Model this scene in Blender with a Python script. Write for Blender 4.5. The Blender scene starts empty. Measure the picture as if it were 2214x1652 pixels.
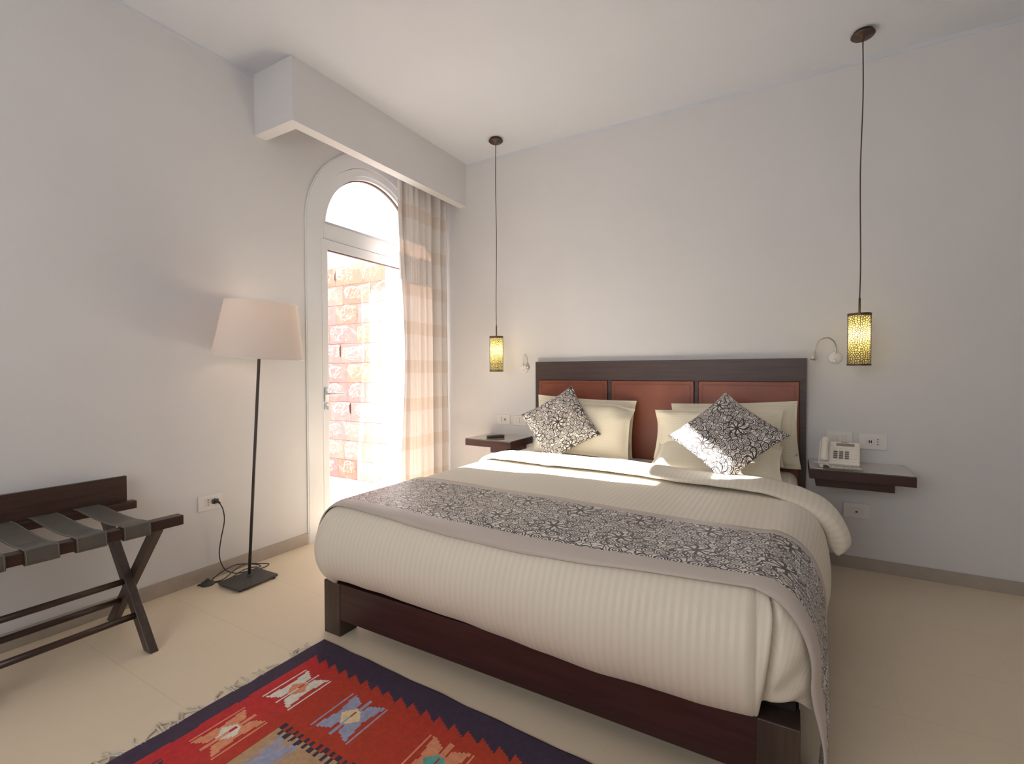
import bpy, bmesh, math, random
from mathutils import Vector, Matrix, noise

PI = math.pi
sc = bpy.context.scene
COL = sc.collection

# ------------------------------------------------------------------ camera
cam_data = bpy.data.cameras.new('camera')
cam_data.sensor_width = 36.0
cam_data.lens = 1045.4 / 2214 * 36.0
cam_data.clip_start = 0.02
cam = bpy.data.objects.new('camera', cam_data)
COL.objects.link(cam)
YAW, PIT, ROL = 0.52812, -0.02077, -0.00247
_f = Vector((-math.sin(YAW) * math.cos(PIT), math.cos(YAW) * math.cos(PIT), math.sin(PIT)))
_r = Vector((math.cos(YAW), math.sin(YAW), 0)); _u = _r.cross(_f)
_r2 = _r * math.cos(ROL) + _u * math.sin(ROL); _u2 = _u * math.cos(ROL) - _r * math.sin(ROL)
cam.matrix_world = Matrix(((_r2.x, _u2.x, -_f.x, 2.932), (_r2.y, _u2.y, -_f.y, -3.577), (_r2.z, _u2.z, -_f.z, 1.2), (0, 0, 0, 1)))
sc.camera = cam

# ------------------------------------------------------------------ light and exposure
sc.view_settings.view_transform = 'Standard'
sc.view_settings.look = 'None'
sc.view_settings.exposure = 0.50
sc.view_settings.gamma = 1.0
sc.view_settings.use_curve_mapping = False

world = bpy.data.worlds.new('world'); sc.world = world; world.use_nodes = True
world.node_tree.nodes['Background'].inputs[0].default_value = (0.88, 0.945, 1.0, 1)
world.node_tree.nodes['Background'].inputs[1].default_value = 2.1

def lamp(name, kind, energy, color, loc, aim, **kw):
    d = bpy.data.lights.new(name, kind); d.energy = energy; d.color = color
    for k, v in kw.items(): setattr(d, k, v)
    o = bpy.data.objects.new(name, d); COL.objects.link(o); o.location = loc
    o.rotation_euler = Vector(aim).to_track_quat('-Z', 'Y').to_euler()
    return o

lamp('sun', 'SUN', 28.5, (1.0, 0.985, 0.965), (-4, -1, 4), (1, 0.075, -0.632), angle=0.009)
# added warm fill light at an unseen, made-up window behind the camera
lamp('rear_fill_light', 'AREA', 9.0, (1.0, 0.92, 0.82), (1.9, -5.12, 1.75), (0, 1, 0), shape='RECTANGLE', size=2.2, size_y=1.5)
# light portals: they give off nothing, they only help the renderer find the sky through the two openings
for nm, loc_, aim_, sx_, sy_ in (('door_portal', (-0.43, -0.73, 1.36), (1, 0, 0), 1.06, 2.84), ('window_portal', (1.9, -5.26, 1.75), (0, 1, 0), 2.3, 1.54)):
    pl = lamp(nm, 'AREA', 1.0, (1, 1, 1), loc_, aim_, shape='RECTANGLE', size=sx_, size_y=sy_)
    pl.data.cycles.is_portal = True

# ------------------------------------------------------------------ helpers
def new_bm():
    bm = bmesh.new(); bm.loops.layers.uv.new('UVMap'); return bm

def obj(name, bm, mat, parent=None, smooth=False, recalc=True):
    if recalc: bmesh.ops.recalc_face_normals(bm, faces=bm.faces)
    me = bpy.data.meshes.new(name); bm.to_mesh(me); bm.free()
    if mat:
        for m_ in (mat if isinstance(mat, (list, tuple)) else [mat]): me.materials.append(m_)
    if smooth:
        for p in me.polygons: p.use_smooth = True
    o = bpy.data.objects.new(name, me); COL.objects.link(o)
    if parent:
        o.parent = parent
        root = parent
        m = Matrix.Identity(4)
        while root: m = m @ Matrix.Translation(root.location); root = root.parent
        o.matrix_parent_inverse = m.inverted()
    return o

def subpart(name, bm, mat, parent, smooth=False):
    """child of a part: parts sit at the world origin of their thing, so no extra offset is needed"""
    o = obj(name, bm, mat, None, smooth); o.parent = parent; return o

def tag(o, label, cat, group=None):
    o['label'] = label; o['category'] = cat
    if group: o['group'] = group
    return o

def struct(o, label=None):
    o['kind'] = 'structure'
    if label: o['label'] = label
    return o

def thing(name, label, cat, loc, group=None):
    o = bpy.data.objects.new(name, None); COL.objects.link(o)
    o.location = loc; o.empty_display_size = 0.1
    return tag(o, label, cat, group)

def bx(bm, lo, hi, bev=0.0, seg=2, mtx=None, mat=0):
    lo, hi = Vector(lo), Vector(hi)
    c, s = (lo + hi) / 2, hi - lo
    r = bmesh.ops.create_cube(bm, size=1.0, matrix=Matrix.Translation(c) @ Matrix.Diagonal((s.x, s.y, s.z, 1)))
    vs = r['verts']
    if bev > 0:
        es = list({e for v in vs for e in v.link_edges})
        rr = bmesh.ops.bevel(bm, geom=es, offset=bev, segments=seg, profile=0.5, affect='EDGES')
        vs = list({v for f in rr['faces'] for v in f.verts} | {v for v in vs if v.is_valid})
        # gather the whole connected island
        seen = set(vs); stack = list(vs)
        while stack:
            v = stack.pop()
            for e in v.link_edges:
                w = e.other_vert(v)
                if w not in seen: seen.add(w); stack.append(w)
        vs = list(seen)
    if mtx is not None: bmesh.ops.transform(bm, matrix=mtx, verts=vs)
    if mat:
        for f in {f for v in vs for f in v.link_faces}: f.material_index = mat
    return vs

def catmull(pts, n):
    pts = [Vector(p) for p in pts]; out = []
    P = [pts[0] * 2 - pts[1]] + pts + [pts[-1] * 2 - pts[-2]]
    for i in range(1, len(P) - 2):
        for k in range(n):
            t = k / n; a, b, c, d = P[i - 1], P[i], P[i + 1], P[i + 2]
            out.append(0.5 * ((2 * b) + (c - a) * t + (2 * a - 5 * b + 4 * c - d) * t * t + (3 * b - a - 3 * c + d) * t ** 3))
    out.append(pts[-1]); return out

def tube(bm, pts, r, seg=10, cap=True):
    pts = [Vector(p) for p in pts]
    rr = r if callable(r) else (lambda t: r)
    T = (pts[1] - pts[0]).normalized()
    N = T.orthogonal().normalized(); rings = []
    for i, p in enumerate(pts):
        if i == 0: t = pts[1] - pts[0]
        elif i == len(pts) - 1: t = pts[-1] - pts[-2]
        else: t = pts[i + 1] - pts[i - 1]
        t.normalize(); N = (N - t * N.dot(t)).normalized(); B = t.cross(N)
        q = rr(i / (len(pts) - 1))
        rings.append([bm.verts.new(p + (N * math.cos(a) + B * math.sin(a)) * q) for a in [2 * PI * k / seg for k in range(seg)]])
    for a, b in zip(rings, rings[1:]):
        for k in range(seg): bm.faces.new((a[k], a[(k + 1) % seg], b[(k + 1) % seg], b[k]))
    if cap: bm.faces.new(rings[0][::-1]); bm.faces.new(rings[-1])

def lathe(bm, prof, seg=32, mtx=None, uvs=False):
    uvl = bm.loops.layers.uv.active
    rings = []; allv = []
    for r, z in prof:
        ring = [bm.verts.new((r * math.cos(2 * PI * k / seg), r * math.sin(2 * PI * k / seg), z)) for k in range(seg)]
        rings.append(ring); allv += ring
    L = 0
    for i, (a, b) in enumerate(zip(rings, rings[1:])):
        dl = math.hypot(prof[i + 1][0] - prof[i][0], prof[i + 1][1] - prof[i][1])
        for k in range(seg):
            f = bm.faces.new((a[k], a[(k + 1) % seg], b[(k + 1) % seg], b[k]))
            if uvs:
                w = 2 * PI * max(r for r, z in prof) / seg
                for lp, uv in zip(f.loops, ((k * w, L), ((k + 1) * w, L), ((k + 1) * w, L + dl), (k * w, L + dl))): lp[uvl].uv = uv
        L += dl
    if mtx is not None: bmesh.ops.transform(bm, matrix=mtx, verts=allv)
    bmesh.ops.remove_doubles(bm, verts=allv, dist=1e-6)

def grid(bm, fn, us, vs, uvfn=None):
    uvl = bm.loops.layers.uv.active
    V = [[bm.verts.new(fn(u, v)) for v in vs] for u in us]
    for i in range(len(us) - 1):
        for j in range(len(vs) - 1):
            f = bm.faces.new((V[i][j], V[i + 1][j], V[i + 1][j + 1], V[i][j + 1]))
            if uvfn:
                for lp, (a, b) in zip(f.loops, ((i, j), (i + 1, j), (i + 1, j + 1), (i, j + 1))):
                    lp[uvl].uv = uvfn(us[a], vs[b])
    return V

def lin(a, b, n): return [a + (b - a) * i / (n - 1) for i in range(n)]
def lerp(a, b, t): return a + (b - a) * t
def sst(t): t = max(0, min(1, t)); return t * t * (3 - 2 * t)
def pw(xs, ys, x):
    if x <= xs[0]: return ys[0]
    for i in range(len(xs) - 1):
        if x <= xs[i + 1]: return lerp(ys[i], ys[i + 1], (x - xs[i]) / (xs[i + 1] - xs[i]))
    return ys[-1]
def RX(a): return Matrix.Rotation(a, 4, 'X')
def RY(a): return Matrix.Rotation(a, 4, 'Y')
def RZ(a): return Matrix.Rotation(a, 4, 'Z')
def TR(*v): return Matrix.Translation(Vector(v))

# ------------------------------------------------------------------ materials
class NT:
    def __init__(s, name):
        s.m = bpy.data.materials.new(name); s.m.use_nodes = True
        s.t = s.m.node_tree; s.b = s.t.nodes['Principled BSDF']; s.out = s.t.nodes['Material Output']
    def n(s, ty, ins=None, **props):
        x = s.t.nodes.new(ty)
        for k, v in props.items(): setattr(x, k, v)
        for k, v in (ins or {}).items(): s.set(x.inputs[k], v)
        return x
    def set(s, sock, v):
        if isinstance(v, bpy.types.NodeSocket): s.t.links.new(v, sock)
        else: sock.default_value = v
    def m_(s, op, a, b=None, c=None, clamp=False):
        x = s.t.nodes.new('ShaderNodeMath'); x.operation = op; x.use_clamp = clamp
        s.set(x.inputs[0], a)
        if b is not None: s.set(x.inputs[1], b)
        if c is not None: s.set(x.inputs[2], c)
        return x.outputs[0]
    def mix(s, f, a, b):
        x = s.t.nodes.new('ShaderNodeMix'); x.data_type = 'RGBA'
        s.set(x.inputs[0], f); s.set(x.inputs[6], a); s.set(x.inputs[7], b)
        return x.outputs[2]
    def P(s, **kw):
        for k, v in kw.items(): s.set(s.b.inputs[k.replace('_', ' ')], v)
    def bump(s, h, strength, dist=0.001):
        x = s.n('ShaderNodeBump', {'Height': h, 'Strength': strength, 'Distance': dist})
        s.set(s.b.inputs['Normal'], x.outputs[0])
    def obj(s): return s.n('ShaderNodeTexCoord').outputs['Object']
    def uv(s): return s.n('ShaderNodeTexCoord').outputs['UV']
    def noise(s, vec, scale, detail=3, rough=0.5):
        return s.n('ShaderNodeTexNoise', {'Vector': vec, 'Scale': scale, 'Detail': detail, 'Roughness': rough}).outputs[0]

def c4(c): return (c[0], c[1], c[2], 1.0)

def simple(name, col, rough=0.5, metal=0.0, var=0.0, scale=20, bump=0.0, bscale=200, **kw):
    t = NT(name)
    vec = t.obj()
    if var:
        nz = t.noise(vec, scale, 4)
        f = t.n('ShaderNodeMapRange', {0: nz, 1: 0.3, 2: 0.7, 3: 0, 4: 1}).outputs[0]
        lo = c4([x * (1 - var) for x in col]); hi = c4([min(1, x * (1 + var)) for x in col])
        t.P(Base_Color=t.mix(f, lo, hi))
    else: t.P(Base_Color=c4(col))
    t.P(Roughness=rough, Metallic=metal)
    for k, v in kw.items(): t.set(t.b.inputs[k.replace('_', ' ')], v)
    if bump: t.bump(t.noise(vec, bscale, 3), bump)
    return t.m

M = {}
M['wall'] = simple('painted_wall', (0.72, 0.70, 0.70), 0.85, var=0.012, scale=3, bump=0.08, bscale=120)
M['ceiling'] = simple('ceiling_paint', (0.69, 0.70, 0.745), 0.9, var=0.01, scale=3)
M['white_frame'] = simple('white_lacquer', (0.76, 0.76, 0.77), 0.28)
M['render_white'] = simple('white_render', (0.86, 0.86, 0.86), 0.9, var=0.03, scale=8, bump=0.3, bscale=60)
M['baseboard'] = simple('baseboard_tile', (0.43, 0.37, 0.31), 0.4, var=0.05, scale=14)
M['plate'] = simple('plate_plastic', (0.80, 0.765, 0.735), 0.3)
M['module'] = simple('module_plastic', (0.76, 0.72, 0.68), 0.35)
M['hole'] = simple('dark_hole', (0.02, 0.018, 0.018), 0.6)
M['black_metal'] = simple('black_metal', (0.062, 0.054, 0.051), 0.5, 0.2)
M['bronze'] = simple('bronze_metal', (0.10, 0.062, 0.048), 0.38, 0.6)
M['cord_brown'] = simple('brown_cord', (0.065, 0.038, 0.028), 0.6)
M['rubber'] = simple('black_rubber', (0.03, 0.028, 0.028), 0.5)
M['nickel'] = simple('satin_nickel', (0.62, 0.59, 0.56), 0.28, 1.0)
M['phone'] = simple('phone_plastic', (0.74, 0.685, 0.62), 0.4)
M['phone_key'] = simple('phone_key', (0.16, 0.14, 0.12), 0.5)
M['phone_lcd'] = simple('phone_display', (0.25, 0.23, 0.18), 0.25)
M['remote'] = simple('remote_plastic', (0.055, 0.035, 0.035), 0.3)
M['remote_key'] = simple('remote_key', (0.25, 0.12, 0.10), 0.5)
M['tassel'] = simple('tassel_cotton', (0.66, 0.58, 0.47), 0.9, var=0.1, scale=60)
M['base_dark'] = simple('slat_base', (0.02, 0.014, 0.016), 0.8)
M['stitch'] = simple('stitch_thread', (0.16, 0.06, 0.035), 0.8)

def wood(name, c1, c2, rough=0.38, axis='X', sc_=1.0):
    t = NT(name); vec = t.obj()
    s = {'X': (1.2, 22, 22), 'Y': (22, 1.2, 22), 'Z': (22, 22, 1.2)}[axis]
    mp = t.n('ShaderNodeMapping', {'Vector': vec, 'Scale': tuple(v * sc_ for v in s)}).outputs[0]
    a = t.noise(mp, 2.2, 6, 0.6)
    f = t.n('ShaderNodeMapRange', {0: a, 1: 0.32, 2: 0.68, 3: 0, 4: 1}).outputs[0]
    t.P(Base_Color=t.mix(f, c4(c1), c4(c2)), Roughness=rough)
    t.bump(a, 0.06)
    return t.m
M['wood_x'] = wood('dark_wood_x', (0.050, 0.030, 0.028), (0.080, 0.048, 0.042), 0.42, 'X')  # lighter than the foot wood to stand in for gloss on the headboard
M['wood_foot'] = wood('dark_wood_foot', (0.034, 0.011, 0.010), (0.062, 0.021, 0.018), 0.4, 'X')
M['wood_y'] = wood('dark_wood_y', (0.032, 0.016, 0.011), (0.062, 0.030, 0.021), 0.36, 'Y')
M['wood_z'] = wood('dark_wood_z', (0.045, 0.028, 0.021), (0.080, 0.050, 0.037), 0.38, 'Z')

def leather():
    t = NT('brown_leather'); vec = t.obj()
    a = t.noise(vec, 4.0, 5); b = t.noise(vec, 420, 2)
    f = t.n('ShaderNodeMapRange', {0: a, 1: 0.3, 2: 0.7, 3: 0, 4: 1}).outputs[0]
    t.P(Base_Color=t.mix(f, (0.22, 0.055, 0.028, 1), (0.30, 0.085, 0.042, 1)), Roughness=0.36)
    t.bump(b, 0.12)
    return t.m
M['leather'] = leather()
M['strap'] = simple('strap_leather', (0.105, 0.094, 0.078), 0.40, var=0.12, scale=20, bump=0.15, bscale=500)
M['strap_edge'] = simple('strap_stitching', (0.22, 0.20, 0.17), 0.7)

def floor_mat():
    t = NT('floor_tile'); vec = t.obj()
    mp = t.n('ShaderNodeMapping', {'Vector': vec, 'Location': (0.1125, -0.23 + 0.025, 0)}).outputs[0]
    sp = t.n('ShaderNodeSeparateXYZ', {0: mp})
    def joint(s_, per):
        fr = t.m_('FRACT', t.m_('DIVIDE', s_, per))
        d = t.m_('ABSOLUTE', t.m_('SUBTRACT', fr, 0.5))
        return t.m_('GREATER_THAN', d, 0.5 - 0.0022)
    j = t.m_('MAXIMUM', t.m_('MULTIPLY', joint(sp.outputs[0], 0.4225), 0.4), joint(sp.outputs[1], 0.4145))
    a = t.noise(vec, 1.8, 5); f = t.n('ShaderNodeMapRange', {0: a, 1: 0.3, 2: 0.7, 3: 0, 4: 1}).outputs[0]
    base = t.mix(f, (0.77, 0.635, 0.465, 1), (0.81, 0.675, 0.505, 1))
    t.P(Base_Color=t.mix(j, base, (0.65, 0.535, 0.395, 1)), Roughness=t.m_('ADD', 0.38, t.m_('MULTIPLY', j, 0.4)))
    t.P(Specular_IOR_Level=0.35)
    t.bump(t.m_('SUBTRACT', 1.0, j), 0.3)
    return t.m
M['floor'] = floor_mat()

def linen(name, c1, c2, period=0.0245, rough=0.75):
    """cream sateen-striped linen; the stripes run along v of the cloth"""
    t = NT(name); uv = t.uv(); sp = t.n('ShaderNodeSeparateXYZ', {0: uv})
    fr = t.m_('FRACT', t.m_('DIVIDE', sp.outputs[0], period))
    st = t.m_('ABSOLUTE', t.m_('SUBTRACT', fr, 0.5))
    st = t.n('ShaderNodeMapRange', {0: st, 1: 0.22, 2: 0.28, 3: 0, 4: 1}).outputs[0]
    t.P(Base_Color=t.mix(st, c4(c1), c4(c2)), Roughness=t.m_('SUBTRACT', rough, t.m_('MULTIPLY', st, 0.27)))
    t.P(Sheen_Weight=0.15)
    wv = t.noise(uv, 900, 2)
    t.bump(wv, 0.08)
    return t.m
M['linen'] = linen('duvet_linen', (0.775, 0.695, 0.565), (0.805, 0.732, 0.612))
M['sheet'] = linen('sheet_linen', (0.80, 0.71, 0.565), (0.84, 0.765, 0.635))
M['pillow'] = linen('pillow_linen', (0.80, 0.72, 0.56), (0.825, 0.75, 0.60), 0.017)

def scroll(name, border=None, rot=0.0, off=(0, 0), S=25.0, K=4.9):
    """dark iron-scroll print: spirals in every cell, eight-armed stars where a coarser lattice has its knots"""
    t = NT(name); uv0 = t.uv()
    uv = t.n('ShaderNodeMapping', {'Vector': uv0, 'Rotation': (0, 0, rot), 'Location': (off[0], off[1], 0)}).outputs[0]
    vo = t.n('ShaderNodeTexVoronoi', {'Vector': uv, 'Scale': S, 'Randomness': 0.45}, voronoi_dimensions='2D', feature='F1')
    loc = t.n('ShaderNodeVectorMath', {0: uv, 1: vo.outputs['Position']}, operation='SUBTRACT').outputs[0]
    lx = t.n('ShaderNodeSeparateXYZ', {0: loc})
    r = t.m_('MULTIPLY', t.n('ShaderNodeVectorMath', {0: loc}, operation='LENGTH').outputs['Value'], S)
    th = t.m_('DIVIDE', t.m_('ARCTAN2', lx.outputs[1], lx.outputs[0]), 2 * PI)
    rnd = t.n('ShaderNodeSeparateXYZ', {0: vo.outputs['Color']}).outputs[0]
    hand = t.m_('SUBTRACT', t.m_('MULTIPLY', t.m_('GREATER_THAN', rnd, 0.5), 2.0), 1.0)
    ph = t.m_('ADD', t.m_('ADD', t.m_('MULTIPLY', r, 5.0), t.m_('MULTIPLY', th, hand)), t.m_('MULTIPLY', rnd, 7.0))
    sp = t.m_('LESS_THAN', t.m_('FRACT', ph), 0.50)
    inside = t.m_('LESS_THAN', r, 0.41)
    spiral = t.m_('MULTIPLY', sp, inside)
    ring = t.m_('MULTIPLY', t.m_('GREATER_THAN', r, 0.375), t.m_('LESS_THAN', r, 0.455))
    ve = t.n('ShaderNodeTexVoronoi', {'Vector': uv, 'Scale': S, 'Randomness': 0.45}, voronoi_dimensions='2D', feature='DISTANCE_TO_EDGE')
    v2 = t.n('ShaderNodeTexVoronoi', {'Vector': uv, 'Scale': S * 1.6, 'Randomness': 1.0}, voronoi_dimensions='2D', feature='DISTANCE_TO_EDGE')
    fine = t.m_('MULTIPLY', t.m_('LESS_THAN', v2.outputs['Distance'], 0.06), t.m_('GREATER_THAN', r, 0.455))
    edge = t.m_('MULTIPLY', t.m_('LESS_THAN', ve.outputs['Distance'], 0.028), t.m_('GREATER_THAN', t.noise(uv, 30, 1), 0.47))
    pat = t.m_('MAXIMUM', t.m_('MAXIMUM', spiral, ring), t.m_('MAXIMUM', edge, fine))
    # star knots
    vk = t.n('ShaderNodeTexVoronoi', {'Vector': uv, 'Scale': K, 'Randomness': 0.0}, voronoi_dimensions='2D', feature='F1')
    lk = t.n('ShaderNodeVectorMath', {0: uv, 1: vk.outputs['Position']}, operation='SUBTRACT').outputs[0]
    kx = t.n('ShaderNodeSeparateXYZ', {0: lk})
    rk = t.m_('MULTIPLY', t.n('ShaderNodeVectorMath', {0: lk}, operation='LENGTH').outputs['Value'], K)
    tk = t.m_('ADD', t.m_('MULTIPLY', t.m_('ARCTAN2', kx.outputs[1], kx.outputs[0]), 8 / (2 * PI)), t.m_('MULTIPLY', t.m_('SINE', t.m_('MULTIPLY', rk, 11.0)), 0.45))
    arm = t.m_('ABSOLUTE', t.m_('SUBTRACT', t.m_('FRACT', tk), 0.5))
    width = t.m_('ADD', t.m_('DIVIDE', 0.027, t.m_('ADD', rk, 0.01)), 0.0)
    star = t.m_('MULTIPLY', t.m_('LESS_THAN', arm, width), t.m_('LESS_THAN', rk, 0.37))
    core = t.m_('LESS_THAN', rk, 0.06)
    star = t.m_('MAXIMUM', star, core)
    near = t.m_('LESS_THAN', rk, 0.16)
    pat = t.m_('MAXIMUM', t.m_('MULTIPLY', pat, t.m_('SUBTRACT', 1.0, near)), star)
    dark, light = (0.042, 0.028, 0.026, 1), (0.78, 0.735, 0.68, 1)
    colr = t.mix(pat, light, dark)
    if border:
        vv = t.n('ShaderNodeSeparateXYZ', {0: uv0}).outputs[1]
        b = t.m_('MAXIMUM', t.m_('LESS_THAN', vv, border[0]), t.m_('GREATER_THAN', vv, border[1]))
        colr = t.mix(b, colr, (0.56, 0.48, 0.42, 1))
    t.P(Base_Color=colr, Roughness=0.42, Sheen_Weight=0.1)
    t.bump(t.noise(uv0, 1200, 1), 0.05)
    return t.m
M['scroll'] = scroll('scroll_print')
M['scroll_b'] = scroll('scroll_print_turned', rot=0.3, off=(0.35, 0.02))

def curtain_mat():
    t = NT('curtain_cloth'); uv = t.uv(); s = t.n('ShaderNodeSeparateXYZ', {0: uv})
    U, V = s.outputs[0], s.outputs[1]
    band = t.m_('LESS_THAN', t.m_('FRACT', t.m_('DIVIDE', V, 0.318)), 0.66)
    fu = t.m_('ABSOLUTE', t.m_('SUBTRACT', t.m_('FRACT', t.m_('DIVIDE', U, 0.15)), 0.5))
    ln = t.m_('ADD', t.m_('MULTIPLY', V, 70.0), t.m_('MULTIPLY', fu, 16.0))
    ln = t.m_('ADD', ln, t.m_('MULTIPLY', t.noise(uv, 14, 2), 2.5))
    leaf = t.m_('MULTIPLY', t.m_('LESS_THAN', t.m_('FRACT', ln), 0.35), band)
    col = t.mix(band, (0.66, 0.585, 0.535, 1), (0.73, 0.685, 0.67, 1))
    col = t.mix(leaf, col, (0.67, 0.61, 0.58, 1))
    tcol = t.mix(band, (0.74, 0.50, 0.38, 1), (0.74, 0.50, 0.38, 1))
    d = t.n('ShaderNodeBsdfDiffuse', {'Color': col}); tr = t.n('ShaderNodeBsdfTranslucent', {'Color': tcol})
    mx = t.n('ShaderNodeMixShader', {0: 0.03, 1: d.outputs[0], 2: tr.outputs[0]})
    tp = t.n('ShaderNodeBsdfTransparent', {'Color': (1, 0.96, 0.92, 1)})
    m2 = t.n('ShaderNodeMixShader', {0: t.m_('ADD', 0.008, t.m_('MULTIPLY', band, 0.012)), 1: mx.outputs[0], 2: tp.outputs[0]})
    t.t.links.new(m2.outputs[0], t.out.inputs[0]); t.t.nodes.remove(t.b)
    return t.m
M['curtain'] = curtain_mat()

def shade_mat():
    t = NT('lampshade_cloth')
    col = (0.73, 0.67, 0.64, 1)
    d = t.n('ShaderNodeBsdfDiffuse', {'Color': col}); tr = t.n('ShaderNodeBsdfTranslucent', {'Color': (0.80, 0.68, 0.58, 1)})
    mx = t.n('ShaderNodeMixShader', {0: 0.24, 1: d.outputs[0], 2: tr.outputs[0]})
    t.t.links.new(mx.outputs[0], t.out.inputs[0]); t.t.nodes.remove(t.b)
    return t.m
M['shade'] = shade_mat()

def glass_mat(name, tint=(1, 1, 1), refl=0.08):
    t = NT(name)
    ge = t.n('ShaderNodeNewGeometry')
    dt = t.m_('ABSOLUTE', t.n('ShaderNodeVectorMath', {0: ge.outputs['Normal'], 1: ge.outputs['Incoming']}, operation='DOT_PRODUCT').outputs['Value'])
    fr = t.m_('ADD', 0.04, t.m_('MULTIPLY', 0.9, t.m_('POWER', t.m_('SUBTRACT', 1.0, dt, clamp=True), 5.0)))
    tp = t.n('ShaderNodeBsdfTransparent', {'Color': c4(tint)})
    gl = t.n('ShaderNodeBsdfGlossy', {'Color': (1, 1, 1, 1), 'Roughness': 0.02})
    mx = t.n('ShaderNodeMixShader', {0: fr, 1: tp.outputs[0], 2: gl.outputs[0]})
    t.t.links.new(mx.outputs[0], t.out.inputs[0]); t.t.nodes.remove(t.b)
    return t.m
M['glass'] = glass_mat('window_glass')
M['shelf_glass'] = simple('shelf_glass', (0.40, 0.37, 0.29), 0.05, **{'Specular_IOR_Level': 0.9, 'Coat_Weight': 0.6, 'Coat_Roughness': 0.03})
M['glass_edge'] = simple('glass_edge', (0.05, 0.075, 0.05), 0.1)

def lattice_mat():
    t = NT('pierced_lattice'); uv = t.uv()
    v = t.n('ShaderNodeTexVoronoi', {'Vector': uv, 'Scale': 84.0, 'Randomness': 0.85}, voronoi_dimensions='2D', feature='DISTANCE_TO_EDGE')
    hole = t.m_('GREATER_THAN', v.outputs['Distance'], 0.14)
    tp = t.n('ShaderNodeBsdfTransparent', {'Color': (1, 1, 1, 1)})
    t.P(Base_Color=(0.06, 0.038, 0.022, 1), Roughness=0.45, Metallic=0.3)
    mx = t.n('ShaderNodeMixShader', {0: hole, 1: t.b.outputs[0], 2: tp.outputs[0]})
    t.t.links.new(mx.outputs[0], t.out.inputs[0])
    return t.m
M['lattice'] = lattice_mat()

def diffuser_mat():
    t = NT('amber_diffuser')
    d = t.n('ShaderNodeBsdfDiffuse', {'Color': (0.74, 0.69, 0.40, 1)}); tr = t.n('ShaderNodeBsdfTranslucent', {'Color': (0.92, 0.84, 0.46, 1)})
    mx = t.n('ShaderNodeMixShader', {0: 0.5, 1: d.outputs[0], 2: tr.outputs[0]})
    t.t.links.new(mx.outputs[0], t.out.inputs[0]); t.t.nodes.remove(t.b)
    return t.m
M['diffuser'] = diffuser_mat()

def emit(name, col, st):
    t = NT(name); t.P(Base_Color=(1, 1, 1, 1), Emission_Color=c4(col), Emission_Strength=st); return t.m
M['bulb'] = emit('lit_bulb', (1.0, 0.82, 0.46), 34.0)
M['warm_bulb'] = emit('floor_lamp_bulb', (1.0, 0.72, 0.50), 14.0)

def attr_mat(name, bump=0.3, rough=0.9, bscale=500):
    t = NT(name)
    a = t.n('ShaderNodeAttribute'); a.attribute_name = 'Col'
    nz = t.noise(t.obj(), 60, 4)
    v = t.n('ShaderNodeMapRange', {0: nz, 1: 0.25, 2: 0.75, 3: 0.82, 4: 1.14}).outputs[0]
    sc_ = t.n('ShaderNodeVectorMath', {0: a.outputs['Color'], 'Scale': v}, operation='SCALE').outputs[0]
    t.P(Base_Color=sc_, Roughness=rough)
    t.bump(t.noise(t.obj(), bscale, 2), bump)
    return t.m
M['kilim'] = attr_mat('kilim_weave', 0.35)
M['stone'] = attr_mat('rock_faced_stone', 0.6, 0.9, 70)

def paving():
    t = NT('patio_paving'); vec = t.obj()
    br = t.n('ShaderNodeTexBrick', {'Vector': vec, 'Color1': (0.38, 0.36, 0.35, 1), 'Color2': (0.33, 0.31, 0.30, 1), 'Mortar': (0.22, 0.20, 0.19, 1), 'Scale': 1.0, 'Mortar Size': 0.004, 'Brick Width': 0.22, 'Row Height': 0.11})
    t.P(Base_Color=br.outputs[0], Roughness=0.85)
    return t.m
M['paving'] = paving()

# ------------------------------------------------------------------ the room
H = 3.061
XR, YF = 4.75, -5.15
DC, SPR = -0.73, 2.25          # arch centre line and spring height
RI, RO = 0.655, 0.52           # recess radius inside, opening radius outside

def wall_with_arch(bm, x, R, zlo):
    n = 40
    ys = [DC - R * math.cos(PI * k / n) for k in range(n + 1)]
    zs = [SPR + R * math.sin(PI * k / n) for k in range(n + 1)]
    y0, y1, top, b = YF, 0.15, H, zlo
    def q(*p): bm.faces.new([bm.verts.new((x, a, c)) for a, c in p])
    q((y0, b), (DC - R, b), (DC - R, SPR), (y0, SPR)); q((y0, SPR), (DC - R, SPR), (DC - R, top), (y0, top))
    q((DC + R, b), (y1, b), (y1, SPR), (DC + R, SPR)); q((DC + R, SPR), (y1, SPR), (y1, top), (DC + R, top))
    for k in range(n): q((ys[k], zs[k]), (ys[k + 1], zs[k + 1]), (ys[k + 1], top), (ys[k], top))

def arch_outline(R, z0, n=40):
    return [(DC - R, z0)] + [(DC - R * math.cos(PI * k / n), SPR + R * math.sin(PI * k / n)) for k in range(n + 1)] + [(DC + R, z0)]

def arch_reveal(bm, xa, xb, R, z0, R2=None):
    A = arch_outline(R, z0); B = arch_outline(R2 or R, z0)
    for i in range(len(A) - 1):
        bm.faces.new([bm.verts.new(p) for p in ((xa, *A[i]), (xa, *A[i + 1]), (xb, *B[i + 1]), (xb, *B[i]))])

bm = new_bm()
wall_with_arch(bm, 0.0, RI, 0.0); wall_with_arch(bm, -0.42, RO, -0.05)
arch_reveal(bm, 0.0, -0.07, RI, 0.0); arch_reveal(bm, -0.07, -0.07, RI, 0.0, RO); arch_reveal(bm, -0.07, -0.42, RO, -0.05)
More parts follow.
